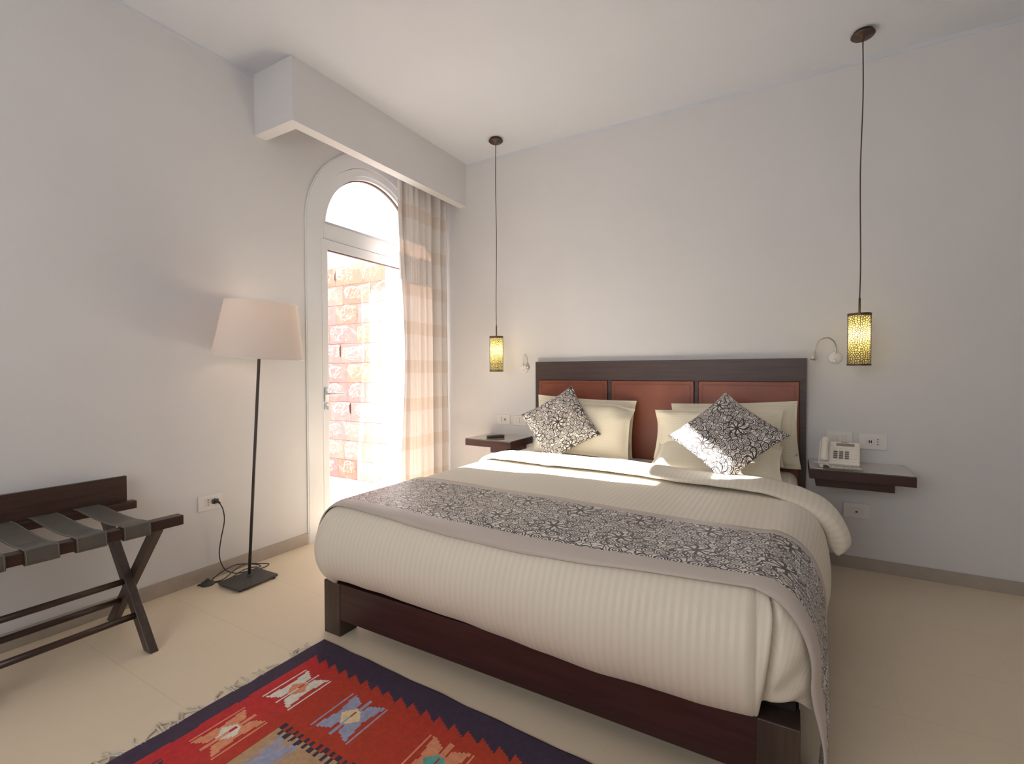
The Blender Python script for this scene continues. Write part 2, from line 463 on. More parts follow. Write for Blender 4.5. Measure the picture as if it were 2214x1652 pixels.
# top cap so that no daylight leaks between the leaves of the wall
bm.faces.new([bm.verts.new(p) for p in ((0, YF, H), (0, 0.15, H), (-0.42, 0.15, H), (-0.42, YF, H))])
bm.faces.new([bm.verts.new(p) for p in ((0, YF, 0), (0, YF, H), (-0.42, YF, H), (-0.42, YF, 0))])
bmesh.ops.remove_doubles(bm, verts=bm.verts, dist=1e-5)
struct(obj('wall_left', bm, M['wall']))

def slab(name, lo, hi, mat, bev=0):
    bm = new_bm(); bx(bm, lo, hi, bev); return struct(obj(name, bm, mat))
slab('floor', (0.0, YF, -0.06), (XR, 0.0, 0.0), M['floor'])
bm = new_bm(); bx(bm, (-0.42, DC - RI, -0.06), (0.0, DC + RI, -0.001)); struct(obj('trim_4', bm, M['floor']))   # door sill slab
slab('ceiling', (-0.42, YF, H), (XR, 0.15, H + 0.12), M['ceiling'])
slab('wall_back', (0.0, 0.0, 0.0), (XR, 0.15, H), M['wall'])
slab('wall_right', (XR, YF, 0.0), (XR + 0.12, 0.15, H), M['wall'])
# unseen wall behind the camera, its window opening added to let in fill
bm = new_bm()
wx0, wx1, wz0, wz1 = 0.75, 3.05, 0.98, 2.52
for a in (((0, YF - 0.15, 0), (wx0, YF, H)), ((wx1, YF - 0.15, 0), (XR, YF, H)), ((wx0, YF - 0.15, 0), (wx1, YF, wz0)), ((wx0, YF - 0.15, wz1), (wx1, YF, H))): bx(bm, *a)
struct(obj('wall_front', bm, M['wall']))
bm = new_bm()
for a in (((wx0, YF - 0.1, wz0), (wx0 + 0.05, YF - 0.04, wz1)), ((wx1 - 0.05, YF - 0.1, wz0), (wx1, YF - 0.04, wz1)), ((wx0, YF - 0.1, wz0), (wx1, YF - 0.04, wz0 + 0.05)),
          ((wx0, YF - 0.1, wz1 - 0.05), (wx1, YF - 0.04, wz1)), (((wx0 + wx1) / 2 - 0.03, YF - 0.1, wz0), ((wx0 + wx1) / 2 + 0.03, YF - 0.04, wz1))): bx(bm, *a, 0.004)
struct(obj('fill_window_1', bm, M['white_frame']))  # unseen frame added around the opening of the fill light

# hollow pelmet box over the garden door
bm = new_bm()
outer = [(0.0, -1.745), (0.375, -1.745), (0.375, -0.0)]; inner = [(0.0, -1.665), (0.295, -1.665), (0.295, -0.0)]
for i in range(2):
    a, b, c, d = outer[i], outer[i + 1], inner[i + 1], inner[i]
    vs = [[bm.verts.new((*p, z)) for p in (a, b, c, d)] for z in (2.685, H)]
    bm.faces.new(vs[0]); bm.faces.new(vs[1]); bm.faces.new((vs[0][0], vs[0][1], vs[1][1], vs[1][0])); bm.faces.new((vs[0][2], vs[0][3], vs[1][3], vs[1][2]))
bmesh.ops.remove_doubles(bm, verts=bm.verts, dist=1e-5)
o = struct(obj('trim_1', bm, M['wall'])); o['label'] = 'boxed pelmet over the garden door'
# thin ceiling-coloured strips where walls meet the ceiling
bm = new_bm(); bx(bm, (0.375, -0.004, H - 0.026), (XR, 0, H)); struct(obj('trim_2', bm, M['ceiling']))
bm = new_bm(); bx(bm, (0, YF, H - 0.02), (0.004, -1.745, H)); struct(obj('trim_3', bm, M['ceiling']))

slab('baseboard_back', (0.0, -0.012, 0.0), (XR, 0.0, 0.072), M['baseboard'], 0.001)
bm = new_bm(); bx(bm, (0, YF, 0), (0.012, DC - RI - 0.012, 0.078), 0.001); struct(obj('baseboard_left', bm, M['baseboard']))
slab('baseboard_right', (XR - 0.012, YF, 0.0), (XR, 0.0, 0.072), M['baseboard'], 0.001)

# ------------------------------------------------------------------ arched garden door
def arch_band(bm, x0, x1, Ro, Ri, z0, zi=None, dc=0.0):
    """arched ring running down both jambs, between radii Ri and Ro"""
    A = arch_outline(Ro, z0); B = arch_outline(Ri, zi if zi is not None else z0)
    for i in range(len(A) - 1):
        a, b, c, d = A[i], A[i + 1], B[i + 1], B[i]
        for pts in (((x1, *a), (x1, *b), (x1, *c), (x1, *d)), ((x0, *a), (x0, *b), (x0, *c), (x0, *d)), ((x0, *a), (x0, *b), (x1, *b), (x1, *a)), ((x0, *d), (x0, *c), (x1, *c), (x1, *d))):
            bm.faces.new([bm.verts.new(p) for p in pts])
    bmesh.ops.remove_doubles(bm, verts=bm.verts, dist=1e-5)

door = bpy.data.objects.new('door_1', None); COL.objects.link(door); door.location = (0, DC, 0)
struct(door, 'white arched garden door with a fanlight over a glazed leaf')
bm = new_bm()
arch_band(bm, -0.068, 0.009, RI - 0.001, 0.560, 0.0); arch_band(bm, 0.0005, 0.007, RI + 0.010, RI - 0.004, 0.0); arch_band(bm, -0.068, -0.004, 0.557, 0.505, 0.0); arch_band(bm, -0.068, -0.016, 0.507, 0.478, 0.0)
obj('door_frame', bm, M['white_frame'], door)
bm = new_bm(); bx(bm, (-0.066, DC - 0.50, 2.166), (-0.010, DC + 0.50, 2.28), 0.003); obj('transom_bar', bm, M['white_frame'], door)
bm = new_bm(); arch_band(bm, -0.06, -0.040, 0.480, 0.470, 2.275, 2.285); obj('fanlight_gasket', bm, M['bronze'], door)
bm = new_bm(); bx(bm, (-0.062, DC - 0.472, 2.279), (-0.040, DC + 0.472, 2.308)); obj('fanlight_bead', bm, M['white_frame'], door)  # bead added and raised to cut the sun on the right cushion
bm = new_bm()
O = arch_outline(0.475, 2.28); V = [bm.verts.new((-0.045, *p)) for p in O]; bm.faces.new(V); obj('fanlight_pane', bm, M['glass'], door, recalc=False)
leaf_bm = new_bm()
L0, L1 = DC - 0.525, DC + 0.525
for a in (((-0.058, L0, 0.01), (-0.002, L0 + 0.055, 2.165)), ((-0.058, L1 - 0.055, 0.01), (-0.002, L1, 2.165)), ((-0.057, L0 + 0.05, 2.092), (-0.003, L1 - 0.05, 2.164)), ((-0.057, L0 + 0.05, 0.011), (-0.003, L1 - 0.05, 0.09))): bx(leaf_bm, *a, 0.004)
leaf = obj('door_leaf', leaf_bm, M['white_frame'], door)
def door_sub(name, bm, mat, smooth=False):
    o = obj(name, bm, mat, None, smooth); o.parent = leaf; o.matrix_parent_inverse = (leaf.matrix_parent_inverse).inverted() @ leaf.matrix_parent_inverse @ TR(0, 0, 0); return o
bm = new_bm(); bx(bm, (-0.034, L0 + 0.05, 0.085), (-0.030, L1 - 0.05, 2.096)); door_sub('door_pane', bm, M['glass'])
bm = new_bm(); bx(bm, (-0.03, L0 + 0.055, 2.086), (-0.006, L1 - 0.055, 2.093)); bx(bm, (-0.03, L1 - 0.06, 0.09), (-0.006, L1 - 0.055, 2.09)); door_sub('glazing_gasket', bm, M['bronze'])
hy = L0 + 0.028
bm = new_bm(); bx(bm, (-0.002, hy - 0.017, 0.985), (0.008, hy + 0.017, 1.085), 0.007)
bx(bm, (-0.002, hy - 0.015, 0.925), (0.006, hy + 0.015, 0.975), 0.006)
tube(bm, catmull([(0.004, hy, 1.045), (0.035, hy, 1.045), (0.05, hy + 0.012, 1.045), (0.052, hy + 0.05, 1.043), (0.050, hy + 0.125, 1.041)], 6), 0.0085, 10)
bx(bm, (0.006, hy - 0.004, 0.93), (0.03, hy + 0.004, 0.955), 0.002)
door_sub('door_handle', bm, M['white_frame'], True)

# ------------------------------------------------------------------ patio outside
bm = new_bm(); bx(bm, (-0.74, -2.2, 2.86), (-0.4205, 1.0, 2.97), 0.004); struct(obj('trim_5', bm, M['render_white']), 'added ledge over the outside of the garden door, cutting the sun')  # ledge added to block high sun from the cushion and pillows
bm = new_bm(); bx(bm, (-7, -6, -0.12), (-0.42, 3, -0.05)); struct(obj('floor_patio', bm, M['paving']))

def stone_wall():
    rnd = random.Random(4)
    bm = bmesh.new(); col = bm.loops.layers.float_color.new('Col')
    y0 = 0.335; x1, x0 = -0.425, -4.6; ch = 0.2268
    def face(vs, c):
        f = bm.faces.new(vs)
        for l in f.loops: l[col] = (*c, 1)
    for r in range(11):
        z0 = -0.05 + r * ch; z1 = z0 + ch - 0.004
        x = x1 + (0.0 if r % 2 else -0.16) ; xs = [x1] if r % 2 else [x1, x]
        while xs[-1] > x0: xs.append(xs[-1] - rnd.choice((0.30, 0.40, 0.46, 0.36)))
        for a, b in zip(xs[1:], xs[:-1]):
            a += 0.003
            base = rnd.choice(((0.40, 0.185, 0.135), (0.41, 0.21, 0.145), (0.38, 0.185, 0.165), (0.42, 0.24, 0.195), (0.39, 0.21, 0.19)))
            nx, nz = (26, 14) if a > -2.4 else (8, 5)
            sx, sz = rnd.uniform(0, 50), rnd.uniform(0, 50)
            cx_, cz_ = rnd.uniform(0.35, 0.65), rnd.uniform(0.45, 0.65); rx_, rz_ = rnd.uniform(0.36, 0.5), rnd.uniform(0.34, 0.46)
            V = []
            for i in range(nx + 1):
                row = []
                for j in range(nz + 1):
                    u, v = i / nx, j / nz
                    px, pz = lerp(a, b, u), lerp(z0, z1, v)
                    q = Vector((sx + px * 9, 0, sz + pz * 9))
                    e = 1 - (abs((u - cx_) / rx_) ** 3.0 + abs((v - cz_) / rz_) ** 3.0) + 0.6 * noise.noise(q)
                    k = max(0.0, min(1.0, e * 2.0))
                    vd = noise.voronoi(Vector((sx + px * 16, 1.0, sz + pz * 22)))[0]
                    vd2 = noise.voronoi(Vector((sx + px * 42, 5.0, sz + pz * 50)))[0]
                    row.append(bm.verts.new((px, y0 - k * (0.010 + 0.018 * min(1.0, vd[1] - vd[0] * 0.6) + 0.006 * (vd2[1] - vd2[0])) - 0.001, pz)))
                V.append(row)
            for i in range(nx):
                for j in range(nz):
                    s = 1 + 0.12 * noise.noise(Vector((sx + i * 0.3, sz, j * 0.3)))
                    face((V[i][j], V[i + 1][j], V[i + 1][j + 1], V[i][j + 1]), [c * s for c in base])
        # mortar strip just behind the faces
    vs = [bm.verts.new(p) for p in ((x0, y0 + 0.006, -0.05), (x1, y0 + 0.006, -0.05), (x1, y0 + 0.006, 2.445), (x0, y0 + 0.006, 2.445), (x0, y0 + 0.2, -0.05), (x1, y0 + 0.2, -0.05), (x1, y0 + 0.2, 2.445), (x0, y0 + 0.2, 2.445))]
    for q in ((0, 1, 2, 3), (4, 5, 6, 7), (3, 2, 6, 7), (0, 3, 7, 4), (1, 2, 6, 5)): face([vs[k] for k in q], (0.16, 0.09, 0.07))
    return bm
o = obj('stone_wall', stone_wall(), M['stone'], recalc=False)
tag(o, 'red and salmon rock-faced stone block wall outside the garden door', 'wall')
bm = new_bm(); bx(bm, (-5.2, 0.56, -0.05), (-0.425, 0.80, 3.12)); tag(obj('rendered_wall', bm, M['render_white']), 'white rendered wall rising above the red stone blocks', 'wall')
bm = new_bm(); lathe(bm, [(0.0, 0.0), (0.05, 0.0), (0.052, 0.006), (0.045, 0.012), (0.0, 0.014)], 24, TR(-1.82, 0.02, -0.05)); tag(obj('floor_drain', bm, M['nickel'], smooth=True), 'small round metal drain cap on the sunlit patio paving', 'drain')

# ------------------------------------------------------------------ curtain
def curtain():
    bm = new_bm()
    n, m = 260, 60
    W = 1.75
    # fold centres: a lone strip, a gap, one broad fold, a run of narrow pleats, a deep recess, two flat folds
    knots = [0.0, 0.055, 0.115, 0.20, 0.36, 0.43, 0.49, 0.545, 0.60, 0.66, 0.71, 0.80, 0.86, 0.94, 1.0]
    xs_ = [0.02, 0.045, -0.045, 0.035, 0.045, 0.0, 0.035, -0.005, 0.03, 0.010, -0.06, 0.035, -0.01, 0.03, -0.02]
    def fn(u, v):
        z = lerp(0.03, 2.90, v); open_ = min(1.0, (2.72 - z) / 2.69) if z < 2.72 else 0.0
        w = max(0.0, min(1.0, u + 0.010 * math.sin(u * 15 + 2.5 * open_) * open_))
        for i in range(len(knots) - 1):
            if w <= knots[i + 1]: break
        f = (w - knots[i]) / (knots[i + 1] - knots[i]); f = f * f * (3 - 2 * f)
        x = 0.175 + (0.75 + 0.45 * open_) * lerp(xs_[i], xs_[i + 1], f)
        # pinch pleats at the heading
        x += (0.009 + 0.004 * math.sin(u * 9)) * math.sin(u * 2 * PI * 12 + 2 * math.sin(u * 7)) * sst((v - 0.66) / 0.25)
        x += 0.005 * math.sin(u * 2 * PI * 26 + 4 * open_) * sst(open_ * 2)
        y = lerp(-0.685, -0.035, u) + 0.012 * math.sin(u * 40 + open_ * 3) * open_
        if u < 0.14:
            k = (1 - u / 0.14)
            y += k * (0.040 * math.sin(PI * min(1, open_ * 1.2)) - 0.010 * math.sin(9 * open_)); x += 0.02 * k * open_
        return (x, min(y, -0.02), z)
    grid(bm, fn, lin(0, 1, n), lin(0, 1, m), lambda u, v: (u * W, v * 2.87))
    return bm
t = thing('curtain', 'beige leaf-banded curtain gathered at the right of the arched garden door', 'curtain', (0.17, -0.35, 0.0))
obj('curtain_panel', curtain(), M['curtain'], t, True)
bm = new_bm(); bx(bm, (0.155, -1.6, 2.905), (0.185, -0.01, 2.93), 0.003); obj('curtain_track', bm, M['white_frame'], t)

# ------------------------------------------------------------------ bed
bed = thing('bed', 'dark wooden double bed with brown leather headboard panels', 'bed', (2.0, -1.05, 0))
hb = new_bm()
HX0, HX1, HT = 1.095, 3.0, 1.282
for a in (((HX0, -0.045, 1.135), (HX1, -0.003, HT)), ((HX0, -0.0448, 0.0), (HX0 + 0.037, -0.003, 1.136)), ((HX1 - 0.037, -0.0448, 0.0), (HX1, -0.003, 1.136)),
          ((1.712, -0.0448, 0.35), (1.742, -0.0035, 1.136)), ((2.336, -0.0448, 0.35), (2.362, -0.0035, 1.136)), ((HX0 + 0.03, -0.030, 0.25), (HX1 - 0.03, -0.004, 1.14))): bx(hb, *a, 0.0015)
obj('headboard_frame', hb, M['wood_x'], bed)
for x0, x1 in ((1.134, 1.710), (1.744, 2.334), (2.364, 2.962)):
    bm = new_bm(); bx(bm, (x0, -0.056, 0.40), (x1, -0.028, 1.133), 0.006, 3)
    p = obj('leather_panel', bm, M['leather'], bed)
    bm = new_bm()
    def stitch(xa, za, xb, zb):
        L = math.hypot(xb - xa, zb - za); k = int(L / 0.014)
        for i in range(k):
            t0 = (i + 0.5) / k; x, z = lerp(xa, xb, t0), lerp(za, zb, t0)
            ang = 0.7 if i % 2 else -0.7
            if abs(xb - xa) < 0.01: mt = TR(x, -0.0565, z) @ RY(ang)
            else: mt = TR(x, -0.0565, z) @ RY(PI / 2 + ang)
            bx(bm, (-0.0012, -0.001, -0.008), (0.0012, 0.001, 0.008), mtx=mt)
    ins = 0.024
    stitch(x0 + ins, 1.133 - ins, x1 - ins, 1.133 - ins); stitch(x0 + ins, 0.6, x0 + ins, 1.133 - ins); stitch(x1 - ins, 0.6, x1 - ins, 1.133 - ins)
    s = obj('stitching', bm, M['stitch'], None); s.parent = p
for x0, x1, y0, y1 in ((1.06, 1.165, -2.10, -2.0), (2.85, 2.955, -2.10, -2.0)):
    bm = new_bm(); bx(bm, (x0, y0, 0), (x1, y1, 0.243), 0.003); obj('leg', bm, M['wood_z'], bed)
bm = new_bm(); bx(bm, (1.165, -2.098, 0.078), (2.85, -2.065, 0.243), 0.002); obj('foot_rail', bm, M['wood_foot'], bed)
for x0, x1 in ((1.063, 1.095), (2.92, 2.952)):
    bm = new_bm(); bx(bm, (x0, -2.0, 0.09), (x1, -0.045, 0.235), 0.002); obj('side_rail', bm, M['wood_y'], bed)
bm = new_bm(); bx(bm, (1.10, -2.03, 0.17), (2.90, -0.06, 0.235)); bx(bm, (1.115, -2.02, 0.235), (2.945, -0.06, 0.338), 0.004); obj('slat_base', bm, M['base_dark'], bed)

# mattress in a striped sheet
bm = new_bm()
bx(bm, (1.115, -2.03, 0.340), (2.955, -0.06, 0.572), 0.055, 5)
uvl = bm.loops.layers.uv.active
for f in bm.faces:
    for l in f.loops: l[uvl].uv = (l.vert.co.x + (l.vert.co.z if abs(f.normal.x) > .7 else 0), l.vert.co.y)
tag(obj('mattress', bm, M['sheet'], smooth=True), 'mattress in a striped sheet showing between the pillows and the turned-back duvet', 'mattress')

# duvet ---------------------------------------------------------------
TZ, YH, YFOOT, XL = 0.600, -0.70, -2.0, 1.16
def XRt(y): return lerp(2.90, 2.84, sst((-0.8 - y) / 1.2))
def topz(x, y):
    n1 = noise.noise(Vector((x * 2.3, y * 2.0, 1.7))); n2 = noise.noise(Vector((x * 7, y * 3.5, 8.1)))
    return TZ + 0.007 * n1 + 0.0025 * n2 + 0.006 * math.sin(PI * (x - 1.16) / 1.7)
PF = [(0, 0), (.04, -.003), (.08, -.015), (.115, -.040), (.145, -.080), (.168, -.13), (.18, -.19), (.176, -.25), (.157, -.30), (.128, -.337), (.10, -.357)]
PR = [(0, 0), (.035, -.003), (.07, -.014), (.10, -.032), (.13, -.062), (.152, -.105), (.168, -.155), (.177, -.21), (.181, -.26), (.182, -.31), (.180, -.345)]
PFs = catmull([(a, b, 0) for a, b in PF], 3); PRs = catmull([(a, b, 0) for a, b in PR], 3)
def prof(q, w):
    """q: level index, w: 0 = foot / left shape, 1 = right shape"""
    a, b = PFs[q], PRs[q]; return lerp(a.x, b.x, w), lerp(a.y, b.y, w)
NL = len(PFs)

def duvet():
    bm = new_bm(); uvl = bm.loops.layers.uv.active
    ny, nx = 56, 90
    ys = lin(YH, YFOOT, ny)
    def top(i, j):
        y = ys[j]; x = lerp(XL, XRt(y), i / nx); return Vector((x, y, topz(x, y)))
    V = [[bm.verts.new(top(i, j)) for j in range(ny)] for i in range(nx + 1)]
    for i in range(nx):
        for j in range(ny - 1):
            f = bm.faces.new((V[i][j], V[i][j + 1], V[i + 1][j + 1], V[i + 1][j]))
            for l in f.loops: l[uvl].uv = (l.vert.co.x, l.vert.co.y)
    # outline samples: base point, direction angle, shape weight, hem factor, crease depth, uv base
    path = []
    for j in range(ny): path.append((V[0][j].co, PI, 0.0, 1.0, 0.0, 0))
    for k in range(1, 12): path.append((V[0][ny - 1].co, PI + PI / 2 * k / 12, 0.0, 1.0, 0.0, 1))
    for i in range(nx + 1):
        x = V[i][ny - 1].co.x
        hem = 1.0 + pw([1.16, 1.6, 2.05, 2.4, 2.7, 2.85], [-0.05, -0.02, 0.03, 0.07, 0.045, 0.0], x)
        path.append((V[i][ny - 1].co, 1.5 * PI, 0.0, hem, 0.0, 2))
    NC = 34
    for k in range(1, NC):
        t_ = k / NC
        crease = t_
        hem = lerp(1.0, 0.86, sst((t_ - 0.12) / 0.1)) if t_ < 0.6 else lerp(0.86, 1.0, sst((t_ - 0.6) / 0.4))
        path.append((V[nx][ny - 1].co, 1.5 * PI + PI / 2 * t_, t_, hem, crease, 3))
    for j in range(ny - 1, -1, -1): path.append((V[nx][j].co, 2 * PI, 1.0, 1.0, 0.0, 4))
    rings = []; uvs = []
    arc = [0.0]
    for q in range(1, NL): arc.append(arc[-1] + (PFs[q] - PFs[q - 1]).length)
    for (B, ang, w, hem, cr, seg) in path:
        ring, uvr = [], []
        d = Vector((math.cos(ang), math.sin(ang), 0))
        yw = sst((-1.15 - B.y) / 0.85) if seg == 4 else 1.0
        for q in range(NL):
            o_, dz = prof(q, w)
            dep = q / (NL - 1)
            if w > 0: o_ *= lerp(1.0, 0.84, yw)
            p = B + d * o_; p.z = B.z + dz * (1 + (hem - 1) * dep)
            s = B.x * (1 if seg == 2 else 0) + B.y * (1 if seg in (0, 4) else 0)
            wr = 0.004 * noise.noise(Vector((p.x * 9, p.y * 9, p.z * 2.0))) + 0.007 * noise.noise(Vector((p.x * 3, p.y * 3, 5)))
            p += d * wr * sst(dep * 3)
            if seg == 3:
                t_ = (ang - 1.5 * PI) / (PI / 2)
                g = sst((dep - 0.22) / 0.2)
                tc = lerp(0.46, 0.15, sst(dep * 1.15))
                cr_ = math.exp(-((t_ - tc) / 0.045) ** 2)
                p -= d * cr_ * sst((dep - 0.12) / 0.2) * 0.034
                if t_ < tc: p += d * 0.012 * math.exp(-((t_ - tc + 0.10) / 0.06) ** 2) * g
                if t_ > tc + 0.03:
                    sw = math.sin((dep * 9 - 3.2 * (1 - t_)) * 2.2) * 0.006 * sst((dep - 0.3) / 0.2) * sst((0.9 - t_) / 0.5)
                    p += d * sw
            ring.append(bm.verts.new(p))
            if seg == 0: uv = (B.x - arc[q], B.y)
            elif seg == 1: uv = (B.x - arc[q] * math.cos(ang - PI), B.y - arc[q])
            elif seg == 2: uv = (B.x, B.y - arc[q])
            elif seg == 3: uv = (B.x + arc[q] * math.sin(ang - 1.5 * PI), B.y - arc[q] * math.cos(ang - 1.5 * PI))
            else: uv = (B.x + arc[q], B.y)
            uvr.append(uv)
        rings.append(ring); uvs.append(uvr)
    for k in range(len(rings) - 1):
        for q in range(NL - 1):
            vs = (rings[k][q], rings[k][q + 1], rings[k + 1][q + 1], rings[k + 1][q])
            f = bm.faces.new(vs)
            for l, uv in zip(f.loops, (uvs[k][q], uvs[k][q + 1], uvs[k + 1][q + 1], uvs[k + 1][q])): l[uvl].uv = uv
    bmesh.ops.remove_doubles(bm, verts=bm.verts, dist=2e-5)
    bad = [f for f in bm.faces if f.calc_area() < 1e-12]
    if bad: bmesh.ops.delete(bm, geom=bad, context='FACES')
    return bm

duv = thing('duvet', 'cream striped duvet covering the bed, its head edge turned back', 'duvet', (2.0, -1.4, 0.6))
o = obj('duvet_body', duvet(), M['linen'], duv, True)
m = o.modifiers.new('thickness', 'SOLIDIFY'); m.thickness = 0.012; m.offset = -1

def fold_band():
    bm = new_bm()
    path = catmull([(1.025, 0, .47), (1.035, 0, .53), (1.065, 0, .585), (1.13, 0, .617), (1.25, 0, .629), (1.6, 0, .633), (2.0, 0, .634), (2.4, 0, .633), (2.7, 0, .632), (2.84, 0, .625), (2.93, 0, .604), (3.005, 0, .572), (3.06, 0, .532), (3.092, 0, .485), (3.105, 0, .44), (3.105, 0, .395)], 6)
    n = len(path); sec = 30
    arc = 0; rings = []; uvr = []
    for i, p in enumerate(path):
        t_ = (path[min(i + 1, n - 1)] - path[max(i - 1, 0)]).normalized(); nrm = Vector((-t_.z, 0, t_.x))
        if i: arc += (p - path[i - 1]).length
        s = i / (n - 1)
        yf = pw([1.02, 1.2, 1.6, 2.0, 2.5, 2.95, 3.12], [-0.80, -0.84, -0.90, -0.89, -0.985, -1.03, -1.06], p.x)
        yb = pw([1.02, 1.2, 1.6, 2.0, 2.5, 2.95, 3.12], [-0.60, -0.58, -0.60, -0.59, -0.68, -0.72, -0.80], p.x)
        if p.x > 3.0 and p.z < 0.56: yb = lerp(yb, -0.90, sst((0.56 - p.z) / 0.16))
        yc, hw = (yf + yb) / 2, (yb - yf) / 2
        ring, ur = [], []
        ph = 0.010 * noise.noise(Vector((p.x * 4, 1, 1)))
        for k in range(sec):
            a = 2 * PI * k / sec
            c, sn = math.cos(a), math.sin(a)
            ww = hw * (abs(c) ** 0.75) * (1 if c > 0 else -1)
            th = 0.019 * (abs(sn) ** 0.7) * (1 if sn > 0 else -1)
            th *= 1 + 1.6 * sst((p.x - 2.85) / 0.22)
            if i > n - 8: th *= 1 - 0.75 * ((i - n + 8) / 7) ** 2
            th *= 1 + 0.25 * noise.noise(Vector((p.x * 3, a, 2)))
            th += 0.004 * noise.noise(Vector((p.x * 14, ww * 12, 4)))
            # slacker towards the pillows
            q = Vector((p.x, yc + ww + ph, p.z)) + nrm * th
            ring.append(bm.verts.new(q)); ur.append((1.0 + arc, a * 0.1))
        rings.append(ring); uvr.append(ur)
    uvl = bm.loops.layers.uv.active
    for i in range(n - 1):
        for k in range(sec):
            k2 = (k + 1) % sec
            f = bm.faces.new((rings[i][k], rings[i][k2], rings[i + 1][k2], rings[i + 1][k]))
            for l, uv in zip(f.loops, (uvr[i][k], uvr[i][k2], uvr[i + 1][k2], uvr[i + 1][k])): l[uvl].uv = uv
    bm.faces.new(rings[0]); bm.faces.new(rings[-1])
    return bm
obj('turned_back_edge', fold_band(), M['linen'], duv, True)

# bed runner --------------------------------------------------------------
def prof_f(qf, w):
    q = min(NL - 2, int(qf)); f = qf - q
    a, b = prof(q, w), prof(q + 1, w)
    return lerp(a[0], b[0], f), lerp(a[1], b[1], f)
def q_at(off, w, sc_):
    for k in range(400):
        if prof_f(k * 0.05, w)[0] * sc_ >= off: return k * 0.05
    return 20.0
def runner():
    bm = new_bm()
    OUT = 0.008
    hang_z = [0.34, 0.30, 0.26, 0.22, 0.18, 0.145, 0.11, 0.08, 0.05, 0.03]
    ns, nt, nv = 24, 70, 30
    def yat(x, v):
        yb = pw([1.0, 1.3, 2.0, 2.6, 3.0], [-1.50, -1.50, -1.53, -1.575, -1.56], x)
        yf = -2.075 - 0.045 * math.sin(PI * max(0, min(1, (x - 1.0) / 2.05))) ** 1.5
        return lerp(yf, yb, v)
    def side(y, s, w, sgn, qend):
        """walk out over the rounded edge of the duvet at depth y; s runs 0..1"""
        sc_ = lerp(1.0, 0.84, sst((-1.15 - y) / 0.85)) if sgn > 0 else 1.0
        dy = max(0.0, YFOOT - y)
        qs = q_at(dy, w, sc_) if dy > 0 else 0.0
        o_, dz = prof_f(lerp(qs, qend, s), w); o_ *= sc_
        dx = math.sqrt(max(0, o_ * o_ - dy * dy))
        X0 = XRt(y) if sgn > 0 else XL
        nrm = Vector((sgn * dx, -dy * (dy > 0), 0)); nrm = nrm.normalized() if nrm.length > 1e-6 else Vector((0, 0, 0))
        k = sst(s * 1.6)
        n_ = (nrm * k + Vector((0, 0, 1 - 0.8 * k))).normalized()
        return Vector((X0 + sgn * dx, max(y, -2.2), topz(X0, max(y, YFOOT)) + dz)) + n_ * (OUT + 0.004 * (sgn > 0))
    rows = []
    for k in range(ns):
        s_ = 1 - k / ns; rows.append([side(yat(lerp(1.16, 1.0, s_), v), s_, 0.0, -1, 16) for v in lin(0, 1, nv)])
    for k in range(nt):
        t_ = k / (nt - 1); r = []
        for v in lin(0, 1, nv):
            y = yat(lerp(XL, 2.86, t_), v); dy = max(0, YFOOT - y); x = lerp(XL, XRt(y), t_)
            dz = prof_f(q_at(dy, 0.0, 1.0), 0.0)[1] if dy > 0 else 0
            r.append(Vector((x, y, topz(x, max(y, YFOOT)) + dz + OUT)))
        rows.append(r)
    last = None
    for k in range(1, ns + 1):
        s_ = k / ns; last = [side(yat(lerp(2.86, 3.0, s_), v), s_, lerp(0.3, 1.0, sst((yat(3.0, v) + 2.05) / 0.2)), 1, 21) for v in lin(0, 1, nv)]; rows.append(last)
    for z in hang_z:
        g = (0.36 - z) / 0.33; r = []
        for v, L in zip(lin(0, 1, nv), last):
            y = lerp(L.y, lerp(-2.065, -1.86, v), sst(g * 1.05)); x = lerp(L.x, 3.022 - 0.022 * g + (0.026 - 0.012 * g) * v, sst(g * 1.2))
            x += 0.007 * math.sin(v * 9 + g * 3) * sst(g * 3)
            r.append(Vector((x, y, lerp(L.z, z, 1.0) if z < L.z else L.z - 0.002)))
        rows.append(r)
    total = len(rows)
    arc = [0]
    for k in range(1, total): arc.append(arc[-1] + (rows[k][nv // 2] - rows[k - 1][nv // 2]).length)
    V = [[bm.verts.new(p) for p in r] for r in rows]
    uvl = bm.loops.layers.uv.active
    Wd = 0.60
    for k in range(total - 1):
        for j in range(nv - 1):
            f = bm.faces.new((V[k][j], V[k + 1][j], V[k + 1][j + 1], V[k][j + 1]))
            for l, (a, b) in zip(f.loops, ((k, j), (k + 1, j), (k + 1, j + 1), (k, j + 1))): l[uvl].uv = (arc[a], b / (nv - 1) * Wd)
    return bm
M['runner'] = scroll('runner_print', border=(0.062, 0.545), off=(0.03, 0.05), S=20.0, K=3.9)
o = obj('bed_runner', runner(), M['runner'], None, True)
m = o.modifiers.new('thickness', 'SOLIDIFY'); m.thickness = 0.005; m.offset = 1
tag(o, 'bed runner with dark scroll print and taupe edges across the foot of the bed', 'bed runner')

